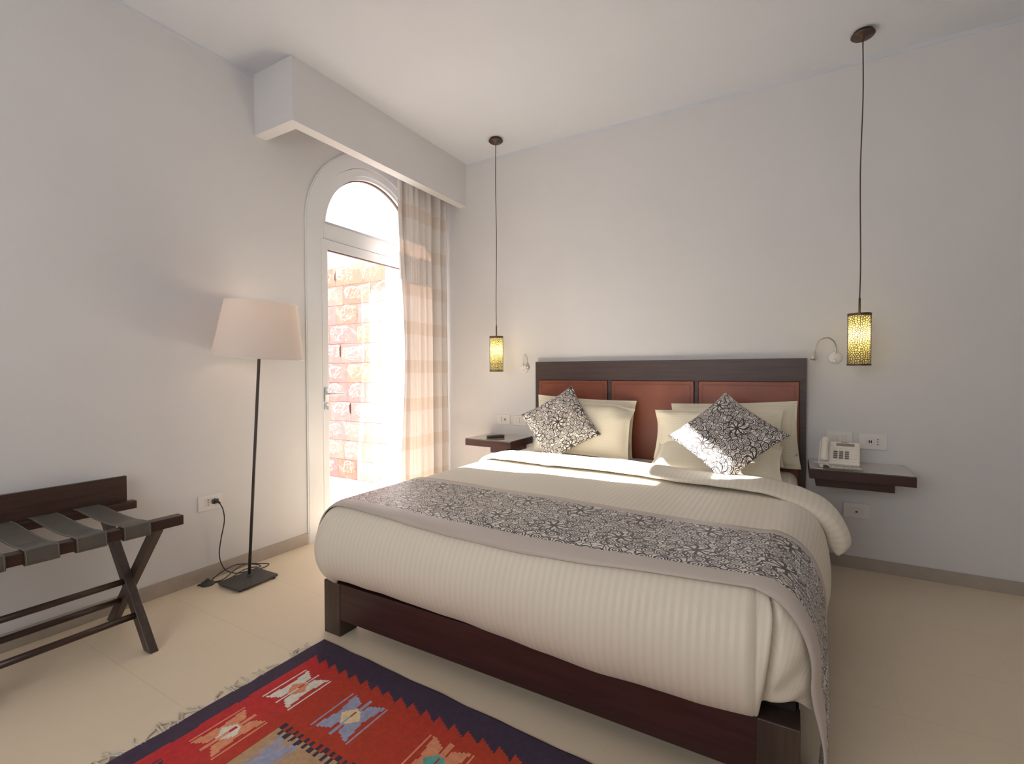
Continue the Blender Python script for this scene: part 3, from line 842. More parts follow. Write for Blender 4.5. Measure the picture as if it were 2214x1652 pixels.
# pillows and cushions ---------------------------------------------------
def pillow_bm(w, h, t, seed, sag=0.0, pinch=0.10, flange=0.0, n=46, wr=0.006, uvo=(0, 0), flap=None):
    bm = new_bm(); uvl = bm.loops.layers.uv.active
    us = lin(-1, 1, n); vs_ = lin(-1, 1, int(n * 0.8))
    def P(u, v, side):
        e = 0.93 if flange else 1.0
        uu, vv = min(1, abs(u) / e), min(1, abs(v) / e)
        th = (max(0, 1 - uu ** 2.6) * max(0, 1 - vv ** 2.6)) ** 0.48
        # straight edges pull inwards between the corners
        x = w / 2 * u * (1 - pinch * (1 - v * v) * abs(u) ** 3 * 0.9)
        y = h / 2 * v * (1 - pinch * (1 - u * u) * abs(v) ** 3)
        z = side * (t / 2 * th + 0.0015)
        nz = noise.noise(Vector((x * 7 + seed, y * 7, side))) + 0.6 * noise.noise(Vector((x * 17 + seed, y * 10, side + 5)))
        z += side * wr * nz * (0.4 + th) + 0.006 * noise.noise(Vector((x * 5, y * 5, seed))) * (1 - th)
        # creases radiating from the corners
        for cx, cy in ((1, 1), (-1, 1), (1, -1), (-1, -1)):
            dx, dy = x - cx * w / 2, y - cy * h / 2; r = math.hypot(dx, dy)
            if r < 0.16: z += side * 0.003 * math.sin(math.atan2(dy, dx) * 11 + seed) * sst((0.16 - r) / 0.1) * sst(r / 0.03)
        y -= sag * (1 - abs(u)) * (0.5 + 0.5 * v) * 0.25
        if flap:
            cu, cv, amt = flap
            k = sst((u * cu - 0.55) / 0.45) * sst((v * cv - 0.35) / 0.65)
            z += amt * k; y -= cv * abs(amt) * 0.5 * k
        return Vector((x, y, z))
    for side in (1, -1):
        V = [[bm.verts.new(P(u, v, side)) for v in vs_] for u in us]
        for i in range(len(us) - 1):
            for j in range(len(vs_) - 1):
                f = bm.faces.new((V[i][j], V[i + 1][j], V[i + 1][j + 1], V[i][j + 1]))
                for l, (a, b) in zip(f.loops, ((i, j), (i + 1, j), (i + 1, j + 1), (i, j + 1))):
                    # stripes run across the pillow (along u)
                    l[uvl].uv = (us[a] * w / 2 + uvo[0], vs_[b] * h / 2 + uvo[1])
    # close the rim
    bmesh.ops.remove_doubles(bm, verts=bm.verts, dist=0.0001)
    rim = [e for e in bm.edges if len(e.link_faces) == 1]
    if rim:
        try: bmesh.ops.bridge_loops(bm, edges=rim)
        except Exception: pass
    return bm
def place(c, lean, yaw, rot):
    """local x,y in the pillow plane, local z = front normal"""
    X = Vector((math.cos(yaw), math.sin(yaw), 0)); n0 = Vector((math.sin(yaw), -math.cos(yaw), 0))
    U = Vector((0, 0, 1)) * math.cos(lean) - n0 * math.sin(lean)
    a = X * math.cos(rot) + U * math.sin(rot); b = -X * math.sin(rot) + U * math.cos(rot); n = a.cross(b)
    return Matrix(((a.x, b.x, n.x, c[0]), (a.y, b.y, n.y, c[1]), (a.z, b.z, n.z, c[2]), (0, 0, 0, 1)))
def swap_uv(bm):
    uvl = bm.loops.layers.uv.active
    for f in bm.faces:
        for l in f.loops: l[uvl].uv = (l[uvl].uv[1], l[uvl].uv[0])
    return bm
def pillow(label, w, h, t, mtx, seed, mat, name='pillow', cat='pillow', group=None, stripes=True, **kw):
    bm = pillow_bm(w, h, t, seed, **kw)
    if stripes: swap_uv(bm)
    o = obj(name, bm, mat, None, True); o.matrix_world = mtx
    return tag(o, label, cat, group)
G = 'cream pillows against the headboard'
pillow('cream pillow leaning on the headboard at the left, hindmost of the left pair', 0.80, 0.42, 0.13, place((1.545, -0.135, 0.795), 0.13, 0.0, -0.035), 3, M['pillow'], group=G, flange=1, pinch=0.05)
pillow('cream pillow right behind the tilted patterned cushion on the left of the bed', 0.74, 0.40, 0.13, place((1.585, -0.262, 0.783), 0.26, 0.02, -0.02), 11, M['pillow'], group=G, flange=1, pinch=0.05, flap=(1, 1, -0.05))
pillow('tall cream pillow against the right leather panel, hindmost of the right pile', 0.76, 0.42, 0.13, place((2.585, -0.135, 0.79), 0.12, 0.0, 0.05), 23, M['pillow'], group=G, flange=1, pinch=0.04)
pillow('cream pillow standing in the middle of the right pile of pillows', 0.76, 0.34, 0.13, place((2.50, -0.262, 0.790), 0.30, 0.0, 0.02), 31, M['pillow'], group=G, flange=1, pinch=0.05, flap=(-1, 1, 0.03))
pillow('cream pillow lying lowest in the right pile, under the diamond cushion', 0.74, 0.36, 0.13, place((2.515, -0.40, 0.668), 1.12, 0.0, 0.0), 41, M['pillow'], group=G, flange=1, pinch=0.06)
GC = 'black and cream scroll cushions on the bed'
pillow('scroll-print cushion tipped to one side on the left of the bed, nearer the garden door', 0.44, 0.44, 0.12, place((1.468, -0.385, 0.820), 0.41, 0.20, 0.575), 5, M['scroll'], 'cushion', 'cushion', GC, stripes=False, pinch=0.09, wr=0.002)
pillow('scroll-print cushion standing on its corner as a diamond, nearer the telephone', 0.45, 0.45, 0.12, place((2.60, -0.60, 0.835), 0.72, 0.0, 0.87), 9, M['scroll_b'], 'cushion', 'cushion', GC, stripes=False, pinch=0.09, wr=0.002)

# ------------------------------------------------------------------ bedside shelves
def shelf(label, x0, x1, lx0, lx1, dep, dz=0.0):
    t = thing('bedside_shelf', label, 'shelf', ((x0 + x1) / 2, -0.01, 0.6), 'floating bedside shelves')
    bm = new_bm(); bx(bm, (x0, -dep, 0.592 + dz), (x1, -0.002, 0.643 + dz), 0.001); obj('upper_board', bm, M['wood_foot'], t)
    bm = new_bm(); bx(bm, (lx0, -dep + 0.05, 0.542 + dz), (lx1, -0.002, 0.5915 + dz), 0.001); obj('lower_board', bm, M['wood_foot'], t)
    bm = new_bm(); vs = bx(bm, (x0 + 0.001, -dep + 0.001, 0.6435 + dz), (x1 - 0.001, -0.003, 0.6495 + dz), 0.001)
    for f in bm.faces:
        f.material_index = 1 if abs(f.calc_center_median().z - 0.6465 - dz) < 0.0022 else 0
    obj('glass_top', bm, [M['shelf_glass'], M['glass_edge']], t)
shelf('dark wooden bedside shelf with a glass top holding the telephone', 3.012, 3.488, 3.045, 3.405, 0.36)
shelf('dark wooden bedside shelf with a glass top holding the remote control', 0.618, 1.045, 0.830, 0.985, 0.370, 0.012)

# telephone
PM = TR(3.158, -0.245, 0.655) @ RZ(-0.10)
ph = thing('telephone', 'cream desk telephone with a coiled cord on the right bedside shelf', 'telephone', (3.158, -0.245, 0.65))
def pobj(name, bm, mat, smooth=False):
    bmesh.ops.transform(bm, matrix=PM, verts=bm.verts); return obj(name, bm, mat, ph, smooth)
TILT = 0.62
SL = TR(0, -0.075, 0.022) @ RX(TILT)      # sloping face frame: x right, y up the slope
bm = new_bm()
bx(bm, (-0.098, 0.0, -0.020), (0.098, 0.185, 0.004), 0.006, 3, mtx=SL)
bx(bm, (-0.085, 0.02, -0.004), (0.085, 0.055, 0.085), 0.006)
bx(bm, (-0.09, -0.07, -0.0045), (-0.072, -0.045, 0.02), 0.003); bx(bm, (0.072, -0.07, -0.0045), (0.09, -0.045, 0.02), 0.003)
pobj('body', bm, M['phone'])
bm = new_bm()
hp = catmull([(-0.068, 0.014, 0.014), (-0.068, 0.03, 0.030), (-0.068, 0.09, 0.036), (-0.068, 0.15, 0.032), (-0.068, 0.172, 0.016)], 6)
tube(bm, hp, lambda t_: 0.021 + 0.003 * math.cos(2 * PI * t_), 14)
bmesh.ops.transform(bm, matrix=SL, verts=bm.verts); pobj('handset', bm, M['phone'], True)
bm = new_bm(); bx(bm, (-0.015, 0.148, 0.002), (0.072, 0.170, 0.0055), 0.001, mtx=SL); pobj('display', bm, M['phone_lcd'])
bm = new_bm()
for r_ in range(4):
    for c_ in range(3): bx(bm, (-0.026 + c_ * 0.027, 0.043 + r_ * 0.0165, 0.003), (-0.006 + c_ * 0.027, 0.053 + r_ * 0.0165, 0.0075), 0.0015, mtx=SL)
pobj('keypad', bm, M['phone_key'])
bm = new_bm()
for c_ in range(4):
    bx(bm, (-0.030 + c_ * 0.029, 0.022, 0.003), (-0.010 + c_ * 0.029, 0.029, 0.006), 0.0015, mtx=SL)
    if c_ < 3:
        bx(bm, (-0.026 + c_ * 0.027, 0.114, 0.003), (-0.008 + c_ * 0.027, 0.119, 0.006), 0.001, mtx=SL); bx(bm, (-0.026 + c_ * 0.027, 0.126, 0.003), (-0.008 + c_ * 0.027, 0.131, 0.006), 0.001, mtx=SL)
for r_ in range(7): bx(bm, (0.060, 0.045 + r_ * 0.0115, 0.003), (0.088, 0.052 + r_ * 0.0115, 0.0055), 0.001, mtx=SL)
pobj('function_keys', bm, M['module'])
bm = new_bm(); bx(bm, (0.008, 0.176, 0.003), (0.046, 0.180, 0.0048), 0.0008, mtx=SL); pobj('maker_mark', bm, M['phone_key'])
bm = new_bm()
# plain lead from the handset, then the coil lying along the front
c0 = SL @ Vector((-0.068, 0.004, 0.016))
lead = catmull([tuple(c0), (-0.060, -0.092, 0.030), (-0.040, -0.106, 0.012)], 6)
tube(bm, lead, 0.0024, 8)
coil = []
N_ = 26
for i in range(N_ * 10 + 1):
    s = i / (N_ * 10); a = 2 * PI * N_ * s
    coil.append((lerp(-0.040, 0.115, s), lerp(-0.106, -0.083, s) + 0.0065 * math.cos(a) - 0.006 * math.sin(PI * s), 0.0058 + 0.0065 * (1 + math.sin(a)) - 0.004))
tube(bm, coil, 0.0022, 6)
tube(bm, catmull([(0.115, -0.083, 0.006), (0.119, -0.06, 0.006), (0.10, -0.02, 0.008)], 5), 0.0024, 6)
pobj('coiled_cord', bm, M['phone'], True)
bm = new_bm()
tube(bm, catmull([(-0.09, 0.0, 0.008), (-0.115, -0.005, 0.010), (-0.12, 0.012, 0.012), (-0.095, 0.018, 0.010)], 5), 0.0035, 8)
pobj('line_cord', bm, M['phone'], True)

# remote control
RM = TR(0.825, -0.235, 0.6617) @ RZ(0.93)
rc = thing('remote_control', 'small dark remote control lying on the left glass-topped shelf', 'remote control', (0.825, -0.235, 0.65))
bm = new_bm(); bx(bm, (-0.075, -0.022, 0.0), (0.075, 0.022, 0.022), 0.009, 4, mtx=RM); obj('body', bm, M['remote'], rc)
bm = new_bm()
for i in range(7):
    for j in range(3): bx(bm, (-0.06 + i * 0.018, -0.015 + j * 0.011, 0.0215), (-0.050 + i * 0.018, -0.008 + j * 0.011, 0.0235), 0.001, mtx=RM)
obj('buttons', bm, M['remote_key'], rc)

# ------------------------------------------------------------------ wall plates
def plate(name, label, cat, cx, cz, parts, w=0.126, h=0.084, wall='back', grp=None):
    if wall == 'back': MT = TR(cx, 0, cz) @ RX(PI / 2)            # local x right, y up, z out of the wall
    else: MT = TR(0, cx, cz) @ RZ(PI / 2) @ RX(PI / 2)
    loc = MT @ Vector((0, 0, 0))
    t = thing(name, label, cat, loc, grp)
    def po(nm, boxes, mat, bev=0.0015):
        bm = new_bm()
        for b in boxes: bx(bm, *b, bev, mtx=MT)
        return obj(nm, bm, mat, t)
    po('face_plate', [((-w / 2, -h / 2, 0.0005), (w / 2, h / 2, 0.0085))], M['plate'], 0.002)
    po('insert', [((-0.036, -0.024, 0.0075), (0.036, 0.024, 0.0092))], M['module'], 0.0006)
    for p in parts:
        if p[0] == 'rocker': po('rocker', [((p[1] - 0.0115, -0.0215, 0.0085), (p[1] + 0.0115, 0.0215, 0.0135 if p[2] else 0.0105))], M['module'] if not p[2] else M['plate'], 0.0015)
        if p[0] == 'usb': po('usb_socket', [((p[1] - 0.008, -0.008, 0.0088), (p[1] - 0.002, 0.008, 0.0096)), ((p[1] + 0.002, -0.008, 0.0088), (p[1] + 0.008, 0.008, 0.0096))], M['hole'], 0.0002)
        if p[0] == 'pins': po('socket_holes', [((p[1] - 0.0028, z - s, 0.0088), (p[1] + 0.0028, z + s, 0.0096)) for z, s in ((-0.0145, 0.0032), (0, 0.0022), (0.0145, 0.0032))], M['hole'], 0.0002)
        if p[0] == 'jack': po('phone_jack', [((-0.011, -0.018, 0.0088), (0.011, 0.018, 0.0098))], M['module'], 0.001); po('jack_opening', [((-0.006, -0.012, 0.0096), (0.006, -0.002, 0.0105))], M['hole'], 0.0005)
    return t, MT
plate('power_socket', 'white double socket plate with usb ports, left of the left switch above the remote', 'socket', 0.765, 0.790, [('pins', -0.022), ('usb', 0.014)])
plate('light_switch', 'white light switch plate half hidden behind the left tilted cushion', 'switch', 0.925, 0.788, [('rocker', -0.013, 1), ('rocker', 0.014, 0)])
plate('light_switch', 'white light switch plate with three rockers behind the telephone', 'switch', 3.176, 0.786, [('rocker', -0.025, 0), ('rocker', 0.0, 1), ('rocker', 0.025, 0)], w=0.135, h=0.088)
plate('power_socket', 'white socket plate with usb ports to the right of the telephone', 'socket', 3.341, 0.778, [('usb', -0.012), ('pins', 0.024)], w=0.138, h=0.092)
plate('telephone_socket', 'white telephone jack plate low on the wall under the right bedside shelf', 'socket', 3.266, 0.354, [('jack',)], w=0.134, h=0.088)
plate('power_socket', 'white socket plate low on the left wall feeding the floor lamp', 'socket', -2.045, 0.448, [('pins', -0.015), ('pins', 0.022)], w=0.136, h=0.090, wall='left')

# ------------------------------------------------------------------ reading lights
def reading(label, x, z, s, arc, head):
    t = thing('reading_light', label, 'wall lamp', (x, 0, z), 'gooseneck reading lights')
    bm = new_bm(); lathe(bm, [(0, 0.0005), (0.036, 0.0005), (0.038, 0.004), (0.036, 0.012), (0.030, 0.017), (0, 0.018)], 32, TR(x, 0, z) @ RX(PI / 2)); obj('wall_base', bm, M['plate'], t, True)
    bm = new_bm(); lathe(bm, [(0, 0.0), (0.010, 0.0), (0.011, 0.004), (0.008, 0.008), (0, 0.009)], 20, TR(x - 0.004, -0.017, z - 0.018) @ RX(PI / 2)); obj('button', bm, M['white_frame'], t, True)
    pts = catmull(arc, 8)
    bm = new_bm(); tube(bm, pts, 0.0042, 10); obj('gooseneck', bm, M['nickel'], t, True)
    bm = new_bm(); d = (pts[-1] - pts[-2]).normalized(); q = Vector((0, 0, -1)).rotation_difference(d).to_matrix().to_4x4()
    lathe(bm, [(0, 0.01), (0.005, 0.008), (0.009, -0.004), (0.0155, -0.022), (0.0165, -0.034), (0.014, -0.044), (0.0, -0.041)], 24, Matrix.Translation(pts[-1]) @ q)
    obj('lamp_head', bm, M['nickel'], t, True)
reading('gooseneck reading light above the telephone shelf, bent towards the bed', 3.150, 1.283, 1,
        [(3.152, -0.018, 1.308), (3.152, -0.022, 1.345), (3.140, -0.035, 1.383), (3.105, -0.055, 1.405), (3.062, -0.075, 1.385), (3.046, -0.085, 1.338), (3.040, -0.09, 1.312)], -1)
reading('gooseneck reading light at the left of the headboard beside the left pendant', 0.970, 1.226, -1,
        [(0.968, -0.018, 1.25), (0.968, -0.022, 1.285), (0.978, -0.035, 1.325), (1.000, -0.05, 1.345), (1.025, -0.065, 1.325), (1.038, -0.075, 1.292), (1.042, -0.08, 1.270)], 1)

# ------------------------------------------------------------------ pendants
def pendant(label, x, y, zt, zb, r, wob):
    t = thing('pendant_lamp', label, 'pendant lamp', (x, y, H), 'pierced pendant lamps beside the bed')
    bm = new_bm(); lathe(bm, [(0, H - 0.0005), (0.046, H - 0.0005), (0.048, H - 0.012), (0.056, H - 0.015), (0.057, H - 0.020), (0.050, H - 0.027), (0.010, H - 0.031), (0.006, H - 0.045), (0, H - 0.045)], 36, TR(x, y, 0)); obj('canopy', bm, M['bronze'], t, True)
    bm = new_bm(); tube(bm, catmull([(x, y, H - 0.04), (x + wob, y, H - 0.35), (x - wob, y, lerp(H, zt, 0.5)), (x + wob * 0.5, y, zt + 0.3), (x, y, zt + 0.08)], 8), 0.003, 8); obj('cord', bm, M['cord_brown'], t, True)
    bm = new_bm(); tube(bm, [(x, y, zt + 0.085), (x, y, zt - 0.006)], 0.0055, 10); obj('stem', bm, M['bronze'], t, True)
    bm = new_bm(); lathe(bm, [(r, zb + 0.008), (r, zt - 0.010)], 48, TR(x, y, 0), uvs=True); obj('pierced_shade', bm, M['lattice'], t, True)
    z0, z1 = zb, zb + 0.010
    bm = new_bm(); lathe(bm, [(r - 0.003, z0), (r + 0.001, z0), (r + 0.001, z1), (r - 0.003, z1), (r - 0.003, z0)], 48, TR(x, y, 0)); obj('bottom_rim', bm, M['bronze'], t)
    z0, z1 = zt - 0.012, zt
    bm = new_bm(); lathe(bm, [(r - 0.003, z0), (r + 0.001, z0), (r + 0.001, z1), (r - 0.003, z1), (r - 0.003, z0)], 48, TR(x, y, 0))
    for a in range(3): tube(bm, [(x, y, zt - 0.004), (x + (r - 0.001) * math.cos(a * 2.094), y + (r - 0.001) * math.sin(a * 2.094), zt - 0.004)], 0.002, 6)
    obj('top_rim', bm, M['bronze'], t)
    bm = new_bm(); lathe(bm, [(r - 0.006, zb + 0.010), (r - 0.006, zt - 0.014)], 48, TR(x, y, 0)); obj('diffuser', bm, M['diffuser'], t, True)
    bm = new_bm(); zc = lerp(zb, zt, 0.60); lathe(bm, [(0, zc - 0.036), (0.010, zc - 0.034), (0.017, zc - 0.015), (0.017, zc + 0.012), (0.012, zc + 0.03), (0, zc + 0.032)], 16, TR(x, y, 0)); obj('bulb', bm, M['bulb'], t, True)
pendant('pierced cylinder pendant lamp hanging above the telephone shelf', 3.243, -0.278, 1.520, 1.231, 0.0555, 0.004)
pendant('pierced cylinder pendant lamp hanging between the curtain and the bed', 0.858, -0.270, 1.487, 1.203, 0.0555, -0.003)

# ------------------------------------------------------------------ floor lamp
fl = thing('floor_lamp', 'black floor lamp with a tapered beige shade beside the left wall', 'floor lamp', (0.23, -1.965, 0))
def rounded_plate(bm, hx, hy, z0, z1, r, mtx, n=6):
    pts = []
    for cx, cy, a0 in ((hx - r, hy - r, 0), (-hx + r, hy - r, PI / 2), (-hx + r, -hy + r, PI), (hx - r, -hy + r, 1.5 * PI)):
        pts += [(cx + r * math.cos(a0 + PI / 2 * k / n), cy + r * math.sin(a0 + PI / 2 * k / n)) for k in range(n + 1)]
    rings = [[bm.verts.new(mtx @ Vector((x * s_, y * s_, z))) for x, y in pts] for s_, z in ((0.985, z0), (1, z0 + 0.0015), (1, z1 - 0.0015), (0.985, z1))]
    N_ = len(pts)
    for a, b in zip(rings, rings[1:]):
        for k in range(N_): bm.faces.new((a[k], a[(k + 1) % N_], b[(k + 1) % N_], b[k]))
    bm.faces.new(rings[0]); bm.faces.new(rings[-1])
bm = new_bm(); rounded_plate(bm, 0.102, 0.122, 0.010, 0.018, 0.018, TR(0.235, -1.962, 0) @ RZ(0.04))
o = obj('base', bm, M['black_metal'], fl)
for sx, sy in ((-1, -1), (1, -1), (1, 1), (-1, 1)):
    bm = new_bm(); lathe(bm, [(0, 0), (0.009, 0), (0.009, 0.0105), (0, 0.0105)], 12, TR(0.235 + sx * 0.082, -1.962 + sy * 0.10, 0)); obj('rubber_foot', bm, M['rubber'], fl, True)
PB, PT = Vector((0.200, -1.938, 0.017)), Vector((0.302, -1.905, 1.592))
bm = new_bm(); tube(bm, [PB, PT.lerp(PB, 0.08)], 0.0085, 14); lathe(bm, [(0.0, 0.0), (0.016, 0.0), (0.014, 0.006), (0.009, 0.010)], 16, TR(*PB)); obj('pole', bm, M['black_metal'], fl, True)
ax = (PT - PB).normalized(); Q = Matrix.Translation(PT) @ Vector((0, 0, 1)).rotation_difference(ax).to_matrix().to_4x4()
bm = new_bm(); lathe(bm, [(0.237, -0.308), (0.236, -0.30), (0.187, 0.0), (0.186, 0.006)], 64, Q)
sh = obj('lamp_shade', bm, M['shade'], fl, True)
bm = new_bm(); lathe(bm, [(0.235, -0.310), (0.2385, -0.310), (0.2385, -0.306), (0.235, -0.306), (0.235, -0.310)], 64, Q); obj('shade_bottom_ring', bm, M['plate'], fl)
bm = new_bm(); lathe(bm, [(0.184, 0.003), (0.1875, 0.003), (0.1875, 0.007), (0.184, 0.007), (0.184, 0.003)], 64, Q)
for a in range(3): tube(bm, [Q @ Vector((0, 0, -0.03)), Q @ Vector((0.185 * math.cos(a * 2.1), 0.185 * math.sin(a * 2.1), 0.003))], 0.002, 6)
obj('shade_carrier', bm, M['plate'], fl)
bm = new_bm(); lathe(bm, [(0, -0.10), (0.02, -0.095), (0.03, -0.07), (0.025, -0.04), (0.013, -0.02), (0, -0.02)], 20, Q); obj('bulb', bm, M['warm_bulb'], fl, True)
# flex: plug on the wall, down to the floor, loops, foot switch
MTs = TR(0, -2.045, 0.448)
bm = new_bm(); bx(bm, (0.009, -2.041, 0.436), (0.022, -2.005, 0.462), 0.005, 3); tube(bm, [(0.018, -2.022, 0.449), (0.040, -2.020, 0.447), (0.052, -2.016, 0.440)], lambda t_: 0.010 - 0.005 * t_, 12); obj('plug', bm, M['black_metal'], fl, True)
bm = new_bm()
cz = 0.0035
tube(bm, catmull([(0.050, -2.017, 0.441), (0.062, -2.005, 0.40), (0.060, -1.998, 0.33), (0.046, -2.012, 0.22), (0.040, -2.018, 0.13), (0.050, -2.000, 0.055), (0.072, -1.965, 0.018), (0.090, -1.92, 0.006), (0.10, -1.86, 0.004),
                  (0.092, -1.80, 0.004), (0.060, -1.83, 0.020), (0.045, -1.92, 0.045), (0.052, -2.01, 0.036), (0.048, -2.08, 0.005), (0.040, -2.125, 0.004), (0.048, -2.143, 0.004), (0.062, -2.135, 0.006)], 8), 0.0032, 8)
tube(bm, catmull([(0.088, -2.085, 0.008), (0.105, -2.03, 0.012), (0.080, -1.96, 0.028), (0.056, -1.88, 0.034), (0.075, -1.80, 0.016), (0.105, -1.755, 0.004), (0.128, -1.79, 0.004), (0.132, -1.84, 0.006)], 8), 0.0032, 8)
tube(bm, catmull([(0.095, -2.075, 0.006), (0.108, -2.04, 0.004), (0.112, -1.985, 0.008), (0.092, -1.93, 0.014), (0.078, -1.87, 0.012), (0.088, -1.82, 0.006)], 8), 0.0032, 8)
obj('flex', bm, M['rubber'], fl, True)
bm = new_bm(); lathe(bm, [(0, 0.0), (0.036, 0.0), (0.037, 0.006), (0.030, 0.015), (0.016, 0.021), (0.0, 0.022)], 28, TR(0.072, -2.103, 0)); 
lathe(bm, [(0, 0.019), (0.011, 0.019), (0.011, 0.028), (0.008, 0.031), (0, 0.031)], 18, TR(0.068, -2.100, 0)); obj('foot_switch', bm, M['black_metal'], fl, True)

# ------------------------------------------------------------------ luggage rack
lr = thing('luggage_rack', 'dark wooden folding luggage rack with leather straps beside the left wall', 'luggage rack', (0.32, -2.85, 0))
Y0, Y1 = -3.26, -2.452
bm = new_bm(); bx(bm, (0.512, Y0, 0.517), (0.562, Y1, 0.560), 0.003); obj('front_rail', bm, M['wood_y'], lr)
bm = new_bm(); bx(bm, (0.078, Y0, 0.530), (0.122, Y1 - 0.002, 0.568), 0.003); obj('rear_rail', bm, M['wood_y'], lr)
bm = new_bm(); bx(bm, (0.056, Y0 + 0.03, 0.530), (0.0775, Y1 - 0.026, 0.690), 0.0015); obj('back_board', bm, M['wood_y'], lr)
def leg_bar(p0, p1, w, y0, y1):
    """slanted square bar in the xz plane, ends cut level"""
    bm = new_bm(); (x0, z0), (x1, z1) = p0, p1
    L = math.hypot(x1 - x0, z1 - z0); hx = w / 2 * L / abs(z1 - z0)
    vs = [[bm.verts.new((x, y, z)) for x, z in ((x0 - hx, z0), (x0 + hx, z0), (x1 + hx, z1), (x1 - hx, z1))] for y in (y0, y1)]
    bm.faces.new(vs[0]); bm.faces.new(vs[1])
    for k in range(4): bm.faces.new((vs[0][k], vs[0][(k + 1) % 4], vs[1][(k + 1) % 4], vs[1][k]))
    bmesh.ops.bevel(bm, geom=list(bm.edges), offset=0.002, segments=1, affect='EDGES')
    return bm
for ya, yb in ((-2.598, -2.564), (-3.15, -3.116)):
    obj('leg', leg_bar((0.545, 0.0), (0.112, 0.529), 0.044, ya, yb), M['wood_z'], lr)
for ya, yb in ((-2.5635, -2.530), (-3.1155, -3.082)):
    obj('leg', leg_bar((0.085, 0.0), (0.530, 0.516), 0.044, ya, yb), M['wood_z'], lr)
for x, z, yb in ((0.335, 0.262, -2.598), (0.205, 0.132, -2.564), (0.440, 0.135, -2.60)):
    bm = new_bm(); tube(bm, [(x, -3.13, z), (x, yb + 0.01, z)], 0.0135, 16); obj('cross_rod', bm, M['wood_y'], lr, True)
for yc in (-2.630, -2.782, -2.926, -3.070, -3.20):
    bm = new_bm(); w = 0.096
    P_ = [(0.110, 0.5275), (0.0765, 0.5275), (0.0765, 0.5715), (0.125, 0.572), (0.20, 0.567), (0.32, 0.560), (0.44, 0.558), (0.515, 0.5635), (0.560, 0.5635), (0.5655, 0.560), (0.5655, 0.514), (0.530, 0.5135)]
    P_ = [(x, z) for x, z in P_][2:]
    sk = 0.0
    pts = []
    fine = catmull([(a, 0, b) for a, b in P_], 4)
    n = len(fine)
    V = []
    for i, q in enumerate(fine):
        yo = lerp(-0.010, 0.0, i / n)
        t_ = (fine[min(i + 1, n - 1)] - fine[max(i - 1, 0)]).normalized(); nn = Vector((-t_.z, 0, t_.x)) * 0.003
        if nn.z < 0 and q.x < 0.5: nn = -nn
        V.append([bm.verts.new((q.x + s * nn.x, yc + yo + e * w / 2, q.z + s * nn.z)) for e, s in ((-1, 0), (1, 0), (1, 1), (-1, 1))])
    for a, b in zip(V, V[1:]):
        for k in range(4): bm.faces.new((a[k], a[(k + 1) % 4], b[(k + 1) % 4], b[k]))
    bm.faces.new(V[0]); bm.faces.new(V[-1])
    s_ = obj('strap', bm, M['strap'], lr)
    bm = new_bm()
    for e in (-1, 1):
        tube(bm, [Vector((v[2 if e > 0 else 3].co_) if False else (0, 0, 0)) for v in []] or [(q.x + (0.0036 if q.x > 0.555 else 0), yc + lerp(-0.010, 0, i / n) + e * (w / 2 - 0.004), q.z + (0.0034 if q.x <= 0.555 else 0)) for i, q in enumerate(fine)], 0.0011, 5)
    st = obj('strap_stitching', bm, M['strap_edge'], None, True); st.parent = s_

# ------------------------------------------------------------------ kilim rug
NAVY, RED, RED2 = (0.058, 0.036, 0.066), (0.56, 0.026, 0.030), (0.47, 0.055, 0.018)
WHITE, ORANGE, BLUE, CREAM, TEAL, TAN = (0.80, 0.74, 0.64), (0.76, 0.30, 0.16), (0.36, 0.37, 0.52), (0.85, 0.66, 0.38), (0.12, 0.42, 0.36), (0.52, 0.33, 0.18)
MOT = [(1.322, -2.428, 1.0, WHITE, ORANGE), (1.613, -2.433, 1.22, BLUE, CREAM), (1.318, -2.684, 1.0, ORANGE, WHITE), (1.995, -2.447, 1.22, ORANGE, TEAL), (2.37, -2.46, 1.22, WHITE, BLUE),
       (1.318, -2.945, 1.0, NAVY, TAN), (1.318, -3.20, 1.0, WHITE, ORANGE), (2.74, -2.47, 1.22, BLUE, CREAM), (1.53, -2.70, 0.62, BLUE, BLUE), (1.83, -2.74, 0.62, RED, BLUE), (2.13, -2.74, 0.62, BLUE, CREAM), (2.43, -2.74, 0.62, RED, TEAL)]
def motif(dx, dy, s, c1, c2):
    ax_, ay = abs(dx) / s, abs(dy)
    if ax_ > 0.077 or ay > 0.092: return None
    if 0.0665 < ax_ < 0.0745: return c1
    if ax_ < 0.0055 and ay > 0.034: return c1
    if ax_ < 0.0125 and ay > 0.040: return None
    if ax_ < 0.0045 and -0.03 < dy < 0.028: return None if dy > 0 else c1
    if ax_ / 0.038 + ay / 0.048 < 1: return c2
    if ay < 0.058 + ax_ * 0.56 and ax_ < 0.047 + 0.16 * ay and ay < 0.089 and ax_ < 0.0600: return c1
    return None
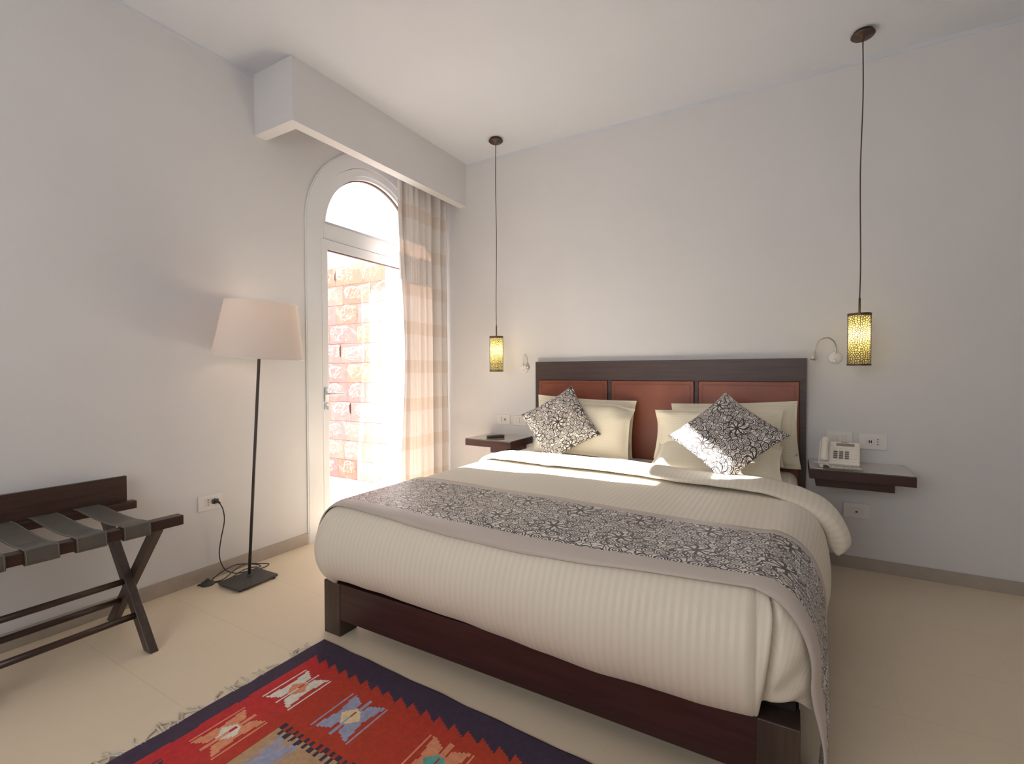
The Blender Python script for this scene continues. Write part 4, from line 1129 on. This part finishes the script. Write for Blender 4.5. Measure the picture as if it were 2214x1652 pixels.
def rug_col(x, y):
    u = x - 1.127; v = -(y + 2.155) - 0.04 * u
    if u < 0.075 + 0.004 * noise.noise(Vector((0, y * 6, 0))) or u > 1.72: return NAVY
    W_ = 1.17
    ve = min(v, W_ - v)
    if ve < 0.092 + 0.033 * (((x - 1.196) / 0.0622) % 1.0): return NAVY
    for mx, my, s, a, b in MOT:
        c = motif(x - mx, y - my, s, a, b)
        if c: return c
    # sandy centre field with dashed edge
    if x > 1.442 and x < 2.62 and y < -2.567 and y > -2.93:
        d1 = min(-2.567 - y, y + 2.93)
        if d1 < 0.045:
            ph_ = ((x - 1.447) / 0.030 + (0.5 if d1 > 0.022 else 0)) % 1.0
            return NAVY if ph_ < 0.5 else (TAN if d1 > 0.022 else RED2)
        return TAN
    k = 0.5 + 0.5 * noise.noise(Vector((x * 3, y * 3, 4)))
    k = sst((u - 0.1) / 0.25) * (0.45 + 0.55 * k)
    return tuple(lerp(a, b, k) for a, b in zip(RED, RED2))
rug = thing('rug', 'red kilim rug with navy border and woven motifs at the foot of the bed', 'rug', (1.9, -2.75, 0))
bm = bmesh.new(); colr = bm.loops.layers.float_color.new('Col')
cell = 0.0066; RX0, RX1, RY1, RLEN = 1.127, 2.92, -2.155, 1.17
nu, nv_ = int((RX1 - RX0) / cell), int(RLEN / cell)
def rug_pt(i, j):
    x = RX0 + i * cell; v = j * cell
    y = RY1 - 0.04 * (x - RX0) - v
    ed = sst(1 - v / 0.12) ; el = sst(1 - (x - RX0) / 0.10)
    y += 0.005 * ed * noise.noise(Vector((x * 7, 0, 3)))
    xx = x + 0.006 * el * noise.noise(Vector((0, y * 5, 9)))
    z = 0.0055 + 0.0035 * ed * (0.5 + noise.noise(Vector((x * 8, v * 2, 0)))) + 0.003 * el * (0.5 + noise.noise(Vector((x, y * 7, 6))))
    return (xx, y, z)
V = [[bm.verts.new(rug_pt(i, j)) for j in range(nv_ + 1)] for i in range(nu + 1)]
for i in range(nu):
    for j in range(nv_):
        f = bm.faces.new((V[i][j], V[i + 1][j], V[i + 1][j + 1], V[i][j + 1])); f.smooth = True
        x = RX0 + (i + .5) * cell; y = RY1 - 0.04 * (x - RX0) - (j + .5) * cell
        c = rug_col(x, y)
        for l in f.loops: l[colr] = (*c, 1)
# skirt down to the floor
bound = [V[i][0] for i in range(nu + 1)] + [V[nu][j] for j in range(1, nv_ + 1)] + [V[i][nv_] for i in range(nu - 1, -1, -1)] + [V[0][j] for j in range(nv_ - 1, 0, -1)]
low = [bm.verts.new((v.co.x, v.co.y, 0.0006)) for v in bound]
for k in range(len(bound)):
    k2 = (k + 1) % len(bound)
    f = bm.faces.new((bound[k], bound[k2], low[k2], low[k]))
    for l in f.loops: l[colr] = (*NAVY, 1)
obj('woven_field', bm, M['kilim'], rug)
rnd = random.Random(12)
tb = -2.225
while tb > -3.28:
    bm = new_bm()
    k = rnd.choice((2, 3, 3))
    for s in range(k):
        a = PI + rnd.uniform(-0.75, 0.75); L = rnd.uniform(0.045, 0.072); bnd = rnd.uniform(-0.8, 0.8)
        p0 = Vector((1.130, tb + (s - 1) * 0.009, 0.004)); p1 = p0 + Vector((math.cos(a), math.sin(a), 0)) * L * 0.5; p2 = p1 + Vector((math.cos(a + bnd), math.sin(a + bnd), 0)) * L * 0.55
        p1.z = rnd.uniform(0.003, 0.010); p2.z = 0.003
        tube(bm, catmull([p0, p1, p2], 5), lambda t_: 0.0034 - 0.0010 * t_, 6)
    obj('tassel', bm, M['tassel'], rug, True)
    tb -= rnd.uniform(0.045, 0.075)
bm = new_bm()
tube(bm, [(1.125 + 0.002 * math.sin(i * 0.7), -2.16 - i * 0.0115, 0.0035) for i in range(100)], 0.0030, 6)
obj('edge_cord', bm, M['tassel'], rug, True)
